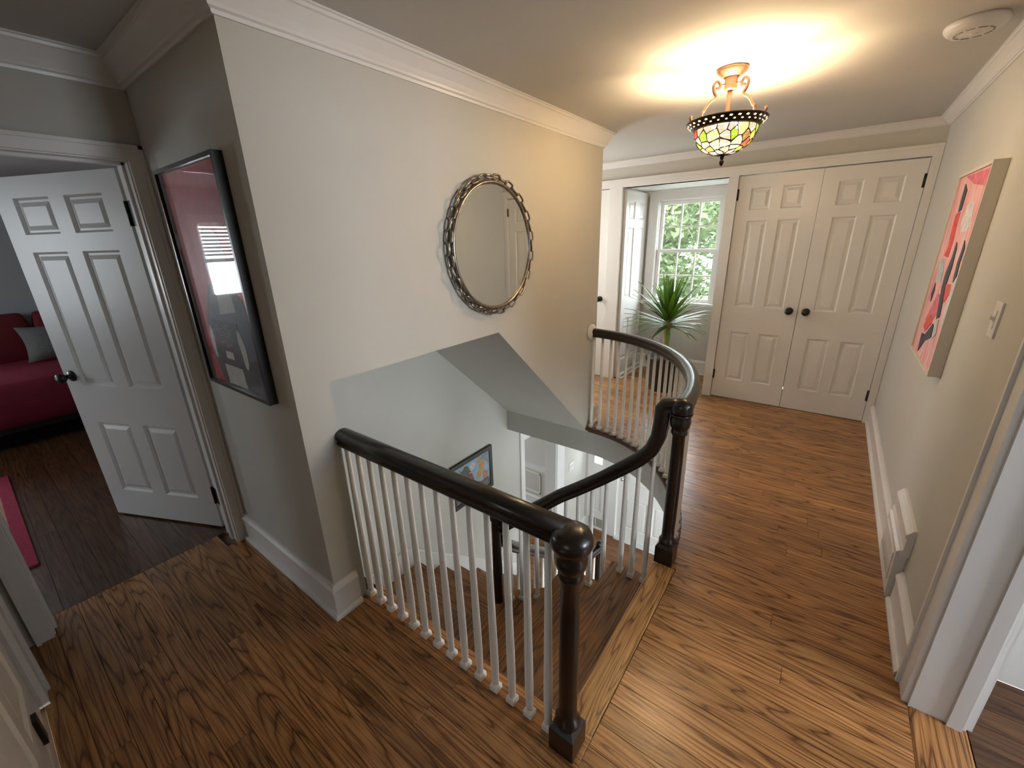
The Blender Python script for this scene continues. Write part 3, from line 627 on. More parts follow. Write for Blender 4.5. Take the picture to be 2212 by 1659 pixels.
# even spacing along the ellipse
tab = []; L = 0; last = None
for i in range(401):
    p = ell(1.068, 1.262, PI/2*(1-i/400))
    if last: L += math.dist(p, last)
    tab.append((L, p)); last = p
nbal = 23
for i in range(nbal):
    s_ = 0.035+(L-0.035-0.075)*i/(nbal-1); p = min(tab, key=lambda q: abs(q[0]-s_))[1]
    baluster(p[0], p[1], 0.001, 0.812, cb)

sb = thing('stair_banister', (-0.9, 1.8, -2*RIS), 'dark stair rail with white balusters curving down from the far newel', 'banister', None)
LN = (-1.335, 1.555)
rp = [(-0.44, 1.812, ZR+0.012), (-0.470, 1.812, ZR+0.012), (-0.503, 1.812, ZR+0.008), (-0.517, 1.812, ZR-0.012), (-0.521, 1.812, 0.735), (-0.528, 1.812, 0.665), (-0.552, 1.812, 0.592), (-0.600, 1.812, 0.530), (-0.677, 1.812, 0.457), (-0.799, 1.812, 0.348), (-0.920, 1.806, 0.250), (-1.030, 1.780, 0.172), (-1.130, 1.725, 0.096), (-1.215, 1.660, 0.034), (-1.285, 1.595, -0.012), (-1.325, 1.562, -0.035)]
hd = [(-1, 0)]*10+[(-1, -0.1), (-1, -0.3), (-1, -0.6), (-1, -0.85), (-1, -0.9), (-1, -0.9)]
obj('handrail', MB().sweep(RPROF, rp, hd), RAILM, sb)
def railz(x):
    for a, b in zip(rp, rp[1:]):
        if b[0] <= x <= a[0] and a[0]-b[0] > 1e-6: return a[2]+(b[2]-a[2])*(a[0]-x)/(a[0]-b[0])
    return rp[-1][2]
def raily(x):
    for a, b in zip(rp, rp[1:]):
        if b[0] <= x <= a[0] and a[0]-b[0] > 1e-6: return a[1]+(b[1]-a[1])*(a[0]-x)/(a[0]-b[0])
    return rp[-1][1]
for i, x in enumerate((-0.535, -0.605, -0.668, -0.770, -0.850, -0.930, -0.998, -1.075, -1.150, -1.225, -1.275)):
    n = 1 if x > T1-0.01 else (2 if x > T2-0.01 else 3)
    z = -RIS*n; baluster(x, raily(x), z, railz(x)-z-0.02, sb)
def slim_newel(x, y, z0, z1, parent):
    h = z1-z0
    p = [(0.0, 0.0), (0.030, 0.0), (0.045, 0.015), (0.047, 0.04), (0.040, 0.075), (0.031, 0.11), (0.028, 0.20), (0.029, h*0.5), (0.026, h-0.17), (0.032, h-0.16), (0.034, h-0.14), (0.034, h-0.09), (0.028, h-0.075), (0.022, h-0.06), (0.030, h-0.045), (0.034, h-0.028), (0.026, h-0.008), (0.0, h)]
    return obj('newel_post', MB().lathe(p, (x, y, z0), (0, 0, 1), 24), RAILM, parent)
slim_newel(LN[0], LN[1], -0.83, 0.175, sb)

lb = thing('lower_stair_banister', (-1.36, 2.4, -1.6), 'lower flight banister with dark rail running down to the foyer', 'banister', None)
lp = [(-1.338, 1.575, -0.075), (-1.352, 1.615, -0.085), (-1.360, 1.640, -0.12), (-1.362, 1.652, -0.19), (-1.362, 1.675, -0.245), (-1.362, 1.74, -0.315), (-1.362, 2.0, -0.535), (-1.362, 2.32, -0.805), (-1.362, 2.66, -1.075), (-1.362, 2.90, -1.225), (-1.362, 3.08, -1.275)]
obj('handrail', MB().sweep(RPROF, lp, [(0, 1)]*len(lp)), RAILM, lb)
slim_newel(-1.362, 3.10, -11*RIS, -1.20, lb)
for i in range(13):
    y = 1.80+i*0.1; n = min(12, max(6, 6+int((y-1.745)/G))); z = -RIS*n
    zr = None
    for a, b in zip(lp, lp[1:]):
        if a[1] <= y <= b[1]: zr = a[2]+(b[2]-a[2])*(y-a[1])/(b[1]-a[1])
    if zr: baluster(-1.362, y, z, zr-z-0.02, lb)

# ------------------------------------------------------------------ round chain mirror
mr = thing('wall_mirror', (XA, 1.815, 1.52), 'round mirror in a silver chain frame on the mirror wall', 'mirror')
MC = (XA, 1.815, 1.52); MR = 0.313
m, n_, l_, b_ = new_mat('mirror_silvering'); b_.inputs['Base Color'].default_value = (0.86, 0.88, 0.87, 1); b_.inputs['Metallic'].default_value = 1; b_.inputs['Roughness'].default_value = 0.02
obj('mirror_glass', MB().lathe([(0, 0.004), (MR, 0.004), (MR, 0.030), (MR-0.008, 0.033), (0, 0.033)], MC, (1, 0, 0), 64, smooth=False), m, mr)
CH = plain('antique_silver_chain', (0.30, 0.27, 0.235), 0.28, metal=1.0, noise=0.25, nscale=60)
ring = [(MC[0]+0.034, MC[1]+(MR+0.003)*math.cos(a), MC[2]+(MR+0.003)*math.sin(a)) for a in [2*PI*i/72 for i in range(72)]]
obj('frame_ring', MB().tube(ring, 0.009, 8, closed=True), CH, mr)
nl = 38
for i in range(nl):
    a = 2*PI*i/nl; R_ = MR+0.027; ax = Vector((0, -math.sin(a), math.cos(a))); rd = Vector((0, math.cos(a), math.sin(a))); nx = Vector((1, 0, 0))
    c = Vector(MC)+rd*R_+nx*0.030
    w_ = (rd*0.8+nx*0.6) if i % 2 else (rd*0.6-nx*0.8)
    w_.normalize(); P_ = []
    for k in range(16):
        t = 2*PI*k/16; ca, sa = math.cos(t), math.sin(t)
        P_.append(c+ax*(0.015*math.copysign(1, ca)*(abs(ca) > 0.05)+0.014*ca)+w_*0.014*sa)
    obj('chain_link', MB().tube(P_, 0.0058, 6, closed=True), CH, mr)

# ------------------------------------------------------------------ flat pictures: shapes in the picture plane
def flat(parent, name, poly, axis, c, out, mat):
    """thin printed shape; axis 'y': poly (x,z) on plane y=c facing -y; axis 'x': poly (y,z) on plane x=c"""
    return obj(name, MB().prism(poly, axis, c, c+out), mat, parent)
def cmat(name, col, rough=0.5, noise=0.15, ns=25): return plain(name, col, rough, noise=noise, nscale=ns)
# red poster
ps = thing('framed_poster', (-1.95, YP, 0.98), 'tall red poster in a black frame beside the bedroom door', 'poster')
PX0, PX1, PZ0, PZ1 = -2.235, -1.640, 0.978, 1.850
fr = MB(); fw_ = 0.014
fr.box(PX0, PX0+fw_, YP-0.034, YP-0.001, PZ0, PZ1); fr.box(PX1-fw_, PX1, YP-0.034, YP-0.001, PZ0, PZ1); fr.box(PX0+fw_, PX1-fw_, YP-0.034, YP-0.001, PZ0, PZ0+fw_); fr.box(PX0+fw_, PX1-fw_, YP-0.034, YP-0.001, PZ1-fw_, PZ1)
obj('frame', fr, plain('black_frame_lacquer', (0.008, 0.008, 0.008), 0.3), ps)
red = cmat('poster_red', (0.50, 0.022, 0.020)); dk = cmat('poster_black', (0.012, 0.012, 0.013)); skin = cmat('poster_grey_skin', (0.40, 0.38, 0.35)); wht = cmat('poster_white', (0.55, 0.54, 0.50)); jk = cmat('poster_dark_jacket', (0.045, 0.045, 0.05))
sheet = obj('poster_sheet', MB().box(PX0+fw_, PX1-fw_, YP-0.012, YP-0.004, PZ0+fw_, PZ1-fw_), red, ps)
yy = YP-0.012
def smooth_poly(pts, it=2):
    for _ in range(it):
        q = []
        for a, b in zip(pts, pts[1:]+pts[:1]): q += [(a[0]*.75+b[0]*.25, a[1]*.75+b[1]*.25), (a[0]*.25+b[0]*.75, a[1]*.25+b[1]*.75)]
        pts = q
    return pts
flat(sheet, 'printed_jacket', [(-2.06, 1.36), (-2.02, 1.42), (-1.80, 1.42), (-1.72, 1.36), (-1.715, 1.211), (-1.70, 1.119), (-1.715, 0.993), (-2.10, 0.993), (-2.155, 1.112), (-2.135, 1.25)], 'y', yy, -0.0004, jk)
flat(sheet, 'printed_face', smooth_poly([(-1.98, 1.58), (-1.90, 1.64), (-1.81, 1.60), (-1.78, 1.50), (-1.81, 1.40), (-1.88, 1.36), (-1.96, 1.40), (-2.00, 1.50)]), 'y', yy, -0.0008, skin)
flat(sheet, 'printed_neck', [(-1.95, 1.42), (-1.82, 1.42), (-1.81, 1.32), (-1.97, 1.30)], 'y', yy, -0.0006, skin)
flat(sheet, 'printed_plate', [(-2.081, 1.272), (-1.831, 1.272), (-1.825, 1.083), (-2.073, 1.083)], 'y', yy, -0.0012, dk)
flat(sheet, 'printed_hand', smooth_poly([(-2.119, 1.255), (-2.092, 1.212), (-2.105, 1.147), (-2.110, 1.090), (-2.140, 1.121), (-2.145, 1.193)], 1), 'y', yy, -0.0014, wht)
flat(sheet, 'printed_hand', smooth_poly([(-1.838, 1.258), (-1.812, 1.222), (-1.792, 1.173), (-1.805, 1.088), (-1.837, 1.085), (-1.841, 1.148), (-1.858, 1.205)], 1), 'y', yy, -0.0014, wht)
flat(sheet, 'printed_shirt', [(-2.055, 1.080), (-1.880, 1.080), (-1.868, 0.993), (-2.050, 0.993)], 'y', yy, -0.0010, wht)
flat(sheet, 'printed_square', [(-2.010, 1.144), (-1.935, 1.144), (-1.935, 1.112), (-2.010, 1.112)], 'y', yy, -0.0016, wht)
def lettering(text, loc, size, mat, parent, rot, sx=1.0):
    cu = bpy.data.curves.new('lettering', 'FONT'); cu.body = text; cu.size = size; cu.align_x = 'CENTER'; cu.align_y = 'CENTER'; cu.extrude = 0.0002
    o = bpy.data.objects.new('lettering', cu); COL.objects.link(o); cu.materials.append(mat); o.location = loc; o.rotation_euler = rot; o.scale = (sx, 1, 1)
    bpy.context.view_layer.update(); me = bpy.data.meshes.new_from_object(o.evaluated_get(bpy.context.evaluated_depsgraph_get()))
    q = bpy.data.objects.new('lettering', me); COL.objects.link(q); q.location = loc; q.rotation_euler = rot; q.scale = (sx, 1, 1); bpy.data.objects.remove(o)
    q.name = 'lettering'; attach(q, parent); return q
lettering('HOLLYWOOD', (-1.972, yy-0.0018, 1.246), 0.034, wht, sheet, (PI/2, 0, 0), 0.70)
lettering('POLICE DEPT.', (-1.968, yy-0.0018, 1.218), 0.030, wht, sheet, (PI/2, 0, 0), 0.70)
lettering('077340909', (-1.972, yy-0.0018, 1.172), 0.030, wht, sheet, (PI/2, 0, 0), 0.80)
obj('picture_glass', MB().box(PX0+fw_, PX1-fw_, YP-0.028, YP-0.025, PZ0+fw_, PZ1-fw_), PGLASS, ps)
# pink abstract painting
pt = thing('abstract_painting', (XR, 2.86, 0.92), 'pink and red abstract painting in a pale grey frame on the right wall', 'painting')
AY0, AY1, AZ0, AZ1 = 2.545, 3.175, 0.920, 1.795; AX = XR-0.045; fw_ = 0.012
fr = MB(); fr.box(AX, XR-0.001, AY0, AY0+fw_, AZ0, AZ1); fr.box(AX, XR-0.001, AY1-fw_, AY1, AZ0, AZ1); fr.box(AX, XR-0.001, AY0+fw_, AY1-fw_, AZ0, AZ0+fw_); fr.box(AX, XR-0.001, AY0+fw_, AY1-fw_, AZ1-fw_, AZ1)
obj('frame', fr, plain('pale_grey_frame', (0.60, 0.56, 0.49), 0.45), pt)
mp_, n_, l_, b_ = new_mat('brushed_pink_paint')
tc = n_.new('ShaderNodeTexCoord'); mpn = n_.new('ShaderNodeMapping'); mpn.inputs['Scale'].default_value = (1, 14, 3.5); l_.new(tc.outputs['Object'], mpn.inputs[0])
tn = n_.new('ShaderNodeTexNoise'); tn.inputs['Scale'].default_value = 1.6; tn.inputs['Detail'].default_value = 5; l_.new(mpn.outputs[0], tn.inputs['Vector'])
rr = n_.new('ShaderNodeValToRGB'); e = rr.color_ramp.elements; e[0].position = 0.30; e[0].color = (0.62, 0.20, 0.22, 1); e[1].position = 0.72; e[1].color = (0.66, 0.56, 0.55, 1); k_ = e.new(0.5); k_.color = (0.70, 0.36, 0.36, 1)
l_.new(tn.outputs['Fac'], rr.inputs[0]); l_.new(rr.outputs[0], b_.inputs['Base Color']); b_.inputs['Roughness'].default_value = 0.6
cv = obj('canvas', MB().box(AX+0.008, XR-0.004, AY0+fw_, AY1-fw_, AZ0+fw_, AZ1-fw_), mp_, pt)
def stroke(name, poly, mat, k): flat(cv, name, poly, 'x', AX+0.008, -0.0005-0.0003*k, mat)
ar = cmat('paint_scarlet', (0.60, 0.055, 0.045), 0.6, 0.3, 30); ab = cmat('paint_charcoal', (0.030, 0.028, 0.040), 0.6, 0.3, 30); aw = cmat('paint_chalk', (0.58, 0.56, 0.56), 0.6, 0.2, 30); abl = cmat('paint_pale_blue', (0.38, 0.46, 0.48), 0.6, 0.2, 30); ap = cmat('paint_rose', (0.58, 0.13, 0.18), 0.6, 0.3, 30)
stroke('brush_stroke', [(3.045, 1.779), (2.566, 1.770), (2.560, 1.703), (2.822, 1.729)], ap, 0)
stroke('brush_stroke', [(2.825, 1.647), (2.716, 1.655), (2.647, 1.567), (2.692, 1.536), (2.811, 1.530), (2.860, 1.583)], aw, 1)
stroke('brush_stroke', [(3.035, 1.615), (2.936, 1.622), (2.925, 1.557), (2.900, 1.495), (2.908, 1.417), (3.031, 1.422), (2.988, 1.464), (3.029, 1.551)], ar, 2)
stroke('brush_stroke', [(2.779, 1.305), (2.664, 1.315), (2.644, 1.270), (2.707, 1.228), (2.779, 1.269)], ar, 3)
stroke('brush_stroke', [(2.677, 1.335), (2.562, 1.359), (2.562, 1.249), (2.608, 1.137), (2.659, 1.142), (2.652, 1.207)], aw, 1)
stroke('brush_stroke', [(3.026, 1.105), (2.895, 1.249), (2.810, 1.251), (2.788, 1.166), (2.901, 1.070)], ap, 2)
stroke('brush_stroke', [(2.976, 1.122), (2.880, 1.152), (2.832, 1.113), (2.949, 1.053), (3.019, 1.074)], ar, 4)
stroke('brush_stroke', [(3.088, 1.409), (2.985, 1.406), (2.920, 1.351), (2.917, 1.299), (3.017, 1.290), (3.077, 1.363)], abl, 5)
stroke('brush_stroke', [(2.736, 1.137), (2.696, 1.151), (2.671, 1.090), (2.724, 1.057)], abl, 6)
for k, p in enumerate(([(2.999, 1.743), (2.929, 1.711), (2.929, 1.628), (2.987, 1.620), (3.001, 1.676)],
    [(2.811, 1.489), (2.777, 1.463), (2.756, 1.383), (2.769, 1.299), (2.737, 1.245), (2.699, 1.165), (2.757, 1.148), (2.803, 1.223), (2.846, 1.284), (2.853, 1.348), (2.818, 1.421)],
    [(2.660, 1.499), (2.620, 1.468), (2.627, 1.410), (2.610, 1.353), (2.643, 1.324), (2.659, 1.349), (2.673, 1.408), (2.662, 1.454)],
    [(2.795, 1.119), (2.767, 1.109), (2.752, 1.059), (2.878, 1.018), (2.930, 0.975), (2.970, 0.945), (2.987, 0.988), (2.999, 1.036), (2.905, 1.045)],
    [(3.029, 1.289), (2.997, 1.253), (3.015, 1.196), (3.056, 1.231)])): stroke('brush_stroke', p, ab, 7+k*0.2)
# small picture in the stairwell
sp = thing('stairwell_picture', (XB, 2.49, -0.77), 'small colourful picture in a black frame on the stairwell wall', 'picture')
QX = XB+0.022
fr = MB(); Y0, Y1, Z0, Z1, fw_ = 2.205, 2.768, -0.770, -0.316, 0.040
fr.box(XB+0.001, QX, Y0, Y0+fw_, Z0, Z1); fr.box(XB+0.001, QX, Y1-fw_, Y1, Z0, Z1); fr.box(XB+0.001, QX, Y0+fw_, Y1-fw_, Z0, Z0+fw_); fr.box(XB+0.001, QX, Y0+fw_, Y1-fw_, Z1-fw_, Z1)
obj('frame', fr, plain('charcoal_frame', (0.020, 0.020, 0.022), 0.4), sp)
QC = XB+0.012
sh = obj('print', MB().box(XB+0.002, QC, Y0+fw_, Y1-fw_, Z0+fw_, Z1-fw_), cmat('print_pale_blue', (0.26, 0.38, 0.48)), sp)
pg_ = [('printed_shape', (0.16, 0.17, 0.16), [(2.250, -0.665), (2.725, -0.655), (2.725, -0.728), (2.250, -0.728)], 0),
 ('printed_shape', (0.28, 0.30, 0.30), [(2.603, -0.376), (2.715, -0.362), (2.713, -0.498), (2.672, -0.440), (2.614, -0.419)], 1),
 ('printed_shape', (0.48, 0.33, 0.20), [(2.561, -0.362), (2.604, -0.366), (2.614, -0.429), (2.577, -0.434), (2.556, -0.424)], 1),
 ('printed_shape', (0.10, 0.13, 0.06), [(2.302, -0.370), (2.337, -0.413), (2.371, -0.403), (2.380, -0.380), (2.425, -0.390), (2.437, -0.420), (2.468, -0.467), (2.412, -0.476), (2.343, -0.520), (2.335, -0.437)], 2),
 ('printed_shape', (0.30, 0.07, 0.06), [(2.340, -0.520), (2.426, -0.472), (2.479, -0.494), (2.513, -0.598), (2.502, -0.640), (2.340, -0.640)], 3),
 ('printed_shape', (0.66, 0.65, 0.62), [(2.445, -0.413), (2.475, -0.380), (2.516, -0.394), (2.527, -0.431), (2.496, -0.459), (2.468, -0.467), (2.449, -0.441)], 3),
 ('printed_shape', (0.62, 0.34, 0.07), [(2.577, -0.428), (2.620, -0.438), (2.672, -0.440), (2.662, -0.474), (2.604, -0.545), (2.586, -0.596), (2.544, -0.570), (2.540, -0.530), (2.571, -0.507)], 3),
 ('printed_shape', (0.60, 0.24, 0.08), [(2.626, -0.556), (2.650, -0.540), (2.707, -0.579), (2.697, -0.619), (2.628, -0.624)], 4),
 ('printed_shape', (0.26, 0.07, 0.06), [(2.540, -0.612), (2.604, -0.640), (2.706, -0.630), (2.702, -0.655), (2.581, -0.658), (2.544, -0.653)], 4)]
for nm, c_, p, k in pg_: flat(sh, nm, p, 'x', QC, 0.0005+0.0004*k, cmat('print_ink', tuple(v*0.75 for v in c_)))

# ------------------------------------------------------------------ stained-glass ceiling lamp
LX, LY = -0.532, 2.425
lp_ = thing('ceiling_lamp', (LX, LY, ZC), 'stained glass bowl ceiling lamp on scrolled copper arms, lit', 'lamp')
COP = plain('rose_copper_metal', (0.42, 0.22, 0.14), 0.42, metal=0.6, noise=0.15, nscale=40)
BRZ = plain('dark_bronze', (0.040, 0.022, 0.012), 0.32, metal=0.7, noise=0.3, nscale=50)
obj('canopy', MB().lathe([(0, 0), (0.066, 0), (0.068, -0.006), (0.062, -0.016), (0.046, -0.028), (0.040, -0.034), (0, -0.034)], (LX, LY, ZC-0.0005), (0, 0, 1), 28), COP, lp_)
obj('collar', MB().lathe([(0, 0), (0.034, 0), (0.027, -0.008), (0.027, -0.046), (0.022, -0.052), (0.012, -0.054), (0, -0.054)], (LX, LY, ZC-0.033), (0, 0, 1), 24), COP, lp_)
ZRIM = 2.055
obj('stem', MB().lathe([(0.010, -0.085), (0.010, -0.10), (0.014, -0.105), (0.010, -0.11), (0.010, -0.185), (0.015, -0.19), (0.015, -0.215)], (LX, LY, ZC), (0, 0, 1), 14), COP, lp_)
for k in range(3):
    a = math.radians(102+k*120)
    u = Vector((math.cos(a), math.sin(a), 0))
    prof = [(0.068, -0.078), (0.060, -0.086), (0.052, -0.080), (0.052, -0.066), (0.062, -0.056), (0.076, -0.060), (0.082, -0.076), (0.076, -0.098), (0.066, -0.112), (0.070, -0.122), (0.088, -0.134), (0.104, -0.152), (0.116, -0.172), (0.124, -0.176), (0.126, -0.190), (0.134, -0.208), (0.150, -0.220), (0.168, -0.216), (0.178, -0.202), (0.174, -0.192)]
    P_ = [Vector((LX, LY, ZC))+u*r+Vector((0, 0, z+0.004)) for r, z in prof]
    # rounder: Catmull-Rom
    Q = []
    for i in range(len(P_)-1):
        p0, p1, p2, p3 = P_[max(0, i-1)], P_[i], P_[i+1], P_[min(len(P_)-1, i+2)]
        for s_ in (0, 0.34, 0.67):
            Q.append(0.5*((2*p1)+(p2-p0)*s_+(2*p0-5*p1+4*p2-p3)*s_**2+(-p0+3*p1-3*p2+p3)*s_**3))
    Q.append(P_[-1])
    obj('scroll_arm', MB().tube(Q, 0.0062, 8), COP, lp_)
    obj('arm_bracket', MB().tube([Vector((LX, LY, ZC-0.062))+u*0.020, Vector((LX, LY, ZC-0.066))+u*0.056], 0.004, 8), COP, lp_)
def bowl_r(s_):   # s 0 at the rim .. 1 at the bottom
    t = s_*PI/2; return 0.138*math.cos(t)**0.9 if s_ < 1 else 0.0
def bowl_p(u, s_, off=0.0):
    r = bowl_r(s_); z = ZRIM-0.030-0.112*math.sin(s_*PI/2)
    nrm = Vector((math.cos(u)*math.cos(s_*PI/2), math.sin(u)*math.cos(s_*PI/2), -math.sin(s_*PI/2)))
    return Vector((LX+r*math.cos(u), LY+r*math.sin(u), z))+nrm*off
# rim gallery: dark pierced band
rim = MB(); SEG = 48
rp_ = [(0.172, 0.004), (0.176, 0.000), (0.172, -0.006), (0.160, -0.014), (0.150, -0.026), (0.139, -0.034), (0.134, -0.034), (0.145, -0.024), (0.155, -0.012), (0.166, -0.002), (0.168, 0.004)]
obj('rim_band', MB().lathe(rp_+[rp_[0]], (LX, LY, ZRIM), (0, 0, 1), 56, caps=False), BRZ, lp_)
STUD = emit('amber_lit_rim_glass', (1.0, 0.80, 0.50), 0.5)
for i in range(30):
    a = 2*PI*i/30; 
    for j, (r, z, wd_, ht) in enumerate(((0.1665, -0.0095, 0.007, 0.0045), (0.1555, -0.0205, 0.005, 0.003))):
        aa = a+(PI/30)*j; u = Vector((math.cos(aa), math.sin(aa), 0)); v = Vector((-math.sin(aa), math.cos(aa), 0)); nn = (u*0.75-Vector((0, 0, 0.66))).normalized(); t_ = nn.cross(v)
        c = Vector((LX, LY, ZRIM))+u*r+Vector((0, 0, z))
        vs = [c+v*sx*wd_+t_*sy*ht+nn*d for d in (-0.002, 0.0015) for sx, sy in ((-1, -0.6), (0.6, -1), (1, 0.6), (-0.6, 1))]
        obj('rim_stud', MB().add(vs, [(3,2,1,0), (4,5,6,7), (0,1,5,4), (1,2,6,5), (2,3,7,6), (3,0,4,7)]), STUD, lp_)
def stained(name, col, clear=0.82, glow=0.15):
    m = bpy.data.materials.new(name); m.use_nodes = True; n = m.node_tree.nodes; l = m.node_tree.links; n.clear()
    out = n.new('ShaderNodeOutputMaterial'); tr = n.new('ShaderNodeBsdfTransparent'); tl = n.new('ShaderNodeBsdfTranslucent'); em = n.new('ShaderNodeEmission')
    tc = n.new('ShaderNodeTexCoord'); no = n.new('ShaderNodeTexNoise'); no.inputs['Scale'].default_value = 40; l.new(tc.outputs['Object'], no.inputs['Vector'])
    rp = n.new('ShaderNodeValToRGB'); rp.color_ramp.elements[0].color = (*[c*0.75 for c in col], 1); rp.color_ramp.elements[1].color = (*col, 1); l.new(no.outputs['Fac'], rp.inputs[0])
    tr.inputs[0].default_value = (0.92, 0.86, 0.76, 1)
    dk = n.new('ShaderNodeMixRGB'); dk.blend_type = 'MULTIPLY'; dk.inputs['Fac'].default_value = 1; dk.inputs['Color2'].default_value = (0.03, 0.03, 0.03, 1); l.new(rp.outputs[0], dk.inputs['Color1'])
    l.new(dk.outputs[0], tl.inputs[0]); l.new(rp.outputs[0], em.inputs[0]); em.inputs[1].default_value = glow
    m1 = n.new('ShaderNodeMixShader'); m1.inputs[0].default_value = 1-clear; l.new(tr.outputs[0], m1.inputs[1]); l.new(tl.outputs[0], m1.inputs[2])
    ad = n.new('ShaderNodeAddShader'); l.new(m1.outputs[0], ad.inputs[0]); l.new(em.outputs[0], ad.inputs[1]); l.new(ad.outputs[0], out.inputs[0])
    return m
SG = dict(w=stained('milk_glass', (1.0, 0.93, 0.78)), c=stained('cream_glass', (1.0, 0.74, 0.34), 0.5, 0.24), g=stained('leaf_green_glass', (0.22, 0.46, 0.03), 0.25, 0.34), y=stained('yellow_glass', (0.85, 0.75, 0.06), 0.25, 0.34), r=stained('ruby_glass', (0.65, 0.02, 0.02), 0.25, 0.34), b=stained('brown_branch_glass', (0.20, 0.12, 0.03), 0.25, 0.34), p=stained('pink_glass', (1.0, 0.50, 0.36), 0.4, 0.24))
LEAD = plain('lead_came', (0.045, 0.022, 0.012), 0.45, metal=0.5)
# voronoi cells over the bowl, wrapped round
random.seed(21)
SMAX = 0.90; seeds = []
for ring_, (sv, cnt) in enumerate(((0.09, 17), (0.27, 16), (0.45, 14), (0.62, 11), (0.80, 8))):
    for k in range(cnt): seeds.append((2*PI*(k+0.5*(ring_ % 2)+random.uniform(-0.3, 0.3))/cnt, min(0.88, max(0.02, sv+random.uniform(-0.06, 0.06)))))
def clip(poly, a, b, c):   # keep a*x+b*y<=c
    out = []
    for p, q in zip(poly, poly[1:]+poly[:1]):
        dp, dq = a*p[0]+b*p[1]-c, a*q[0]+b*q[1]-c
        if dp <= 0: out.append(p)
        if (dp < 0 < dq) or (dq < 0 < dp): t = dp/(dp-dq); out.append((p[0]+(q[0]-p[0])*t, p[1]+(q[1]-p[1])*t))
    return out
came = MB(); edges = set()
for i, (u0, s0) in enumerate(seeds):
    ku = 1.55*math.cos(min(s0, 0.86)*PI/2)**0.9/1.55*1.0    # local scale of u against s
    kx = 0.138*max(0.18, math.cos(s0*PI/2)); ky = 0.155
    poly = [(-0.9*kx, (0-s0)*ky), (0.9*kx, (0-s0)*ky), (0.9*kx, (SMAX-s0)*ky), (-0.9*kx, (SMAX-s0)*ky)]
    for j, (u1, s1) in enumerate(seeds):
        if i == j: continue
        du = (u1-u0+PI) % (2*PI)-PI
        if abs(du) > 1.4: continue
        x, y = du*kx, (s1-s0)*ky; poly = clip(poly, x, y, (x*x+y*y)/2)
        if len(poly) < 3: break
    if len(poly) < 3: continue
    full = [(u0+p[0]/kx, s0+p[1]/ky) for p in poly]
    for a, b in zip(full, full[1:]+full[:1]):
        if math.dist((a[0]*kx, a[1]*ky), (b[0]*kx, b[1]*ky)) > 0.002:
            came.tube([bowl_p(a[0], a[1], 0.0005), bowl_p((a[0]+b[0])/2, (a[1]+b[1])/2, 0.0005), bowl_p(b[0], b[1], 0.0005)], 0.0022, 5)
    sh_ = [(u0+p[0]*0.95/kx, s0+p[1]*0.95/ky) for p in poly]
    dense = []
    for a, b in zip(sh_, sh_[1:]+sh_[:1]): dense += [a, ((a[0]+b[0])/2, (a[1]+b[1])/2)]
    vs = [bowl_p(u0, s0)]+[bowl_p(*p) for p in dense]; n_d = len(dense)
    fs = [(0, 1+k, 1+(k+1) % n_d) for k in range(n_d)]
    ds = ((u0-math.radians(290)+PI) % (2*PI))-PI
    kind = random.choices('wcgybrp', (44, 20, 11, 7, 10, 5, 7))[0]
    obj('glass_pane', MB().add(vs, fs), SG[kind], lp_, fix=False)
obj('lead_came', came, LEAD, lp_)
obj('bottom_cap', MB().lathe([(0.030, 0.012), (0.024, 0.002), (0.012, -0.004), (0, -0.004)][::-1], (LX, LY, ZRIM-0.030-0.112), (0, 0, 1), 20), BRZ, lp_)
obj('finial', MB().lathe([(0.0, 0), (0.009, 0), (0.009, -0.010), (0.006, -0.013), (0.006, -0.018), (0.011, -0.024), (0.009, -0.034), (0.004, -0.042), (0, -0.044)][::-1], (LX, LY, ZRIM-0.030-0.112-0.004), (0, 0, 1), 14), BRZ, lp_)
BULB = emit('lit_bulb', (1.0, 0.80, 0.50), 0.8)
for k in range(2):
    a = math.radians(30+180*k)
    obj('bulb', MB().lathe([(0, -0.012), (0.008, -0.012), (0.009, 0.0), (0.016, 0.014), (0.017, 0.026), (0.011, 0.037), (0, 0.040)], (LX+0.055*math.cos(a), LY+0.055*math.sin(a), ZRIM-0.020), (0, 0, 1), 12), BULB, lp_)

light('lamp_bulb_light', 'POINT', (LX, LY, ZRIM-0.085), 18.0, (1.0, 0.72, 0.42), radius=0.045)

# ------------------------------------------------------------------ smoke detector, switch, register, outlet
sd = thing('smoke_detector', (0.258, 2.53, ZC), 'round white smoke detector on the ceiling', 'smoke detector')
obj('housing', MB().lathe([(0, 0), (0.085, 0), (0.088, -0.010), (0.085, -0.020), (0.076, -0.030), (0.068, -0.036), (0, -0.040)], (0.258, 2.53, ZC-0.0005), (0, 0, 1), 36), TRIM, sd)
for k in range(10):
    a = 2*PI*k/10; obj('vent_slot', MB().box(-0.012, 0.012, -0.0025, 0.0025, -0.0015, 0.0015).xf(T((0.258+0.052*math.cos(a), 2.53+0.052*math.sin(a), ZC-0.0375)) @ Matrix.Rotation(a+PI/2, 4, 'Z')), plain('slot_shadow_grey', (0.25, 0.23, 0.21), 0.6), sd)
obj('test_button', MB().lathe([(0, 0), (0.012, 0), (0.011, -0.004), (0, -0.004)], (0.258, 2.53, ZC-0.039), (0, 0, 1), 16), TRIM, sd)
ls = thing('light_switch', (XR, 2.065, 1.258), 'white toggle light switch beside the pink painting', 'light switch')
obj('wall_plate', MB().box(-0.036, 0.036, -0.058, 0.058, 0, 0.006).xf(T((XR, 2.065, 1.258)) @ Matrix.Rotation(-PI/2, 4, 'Y') @ Matrix.Rotation(PI/2, 4, 'Z')), TRIM, ls)
obj('toggle_frame', MB().box(XR-0.0085, XR-0.006, 2.065-0.008, 2.065+0.008, 1.258-0.030, 1.258+0.030), TRIM, ls)
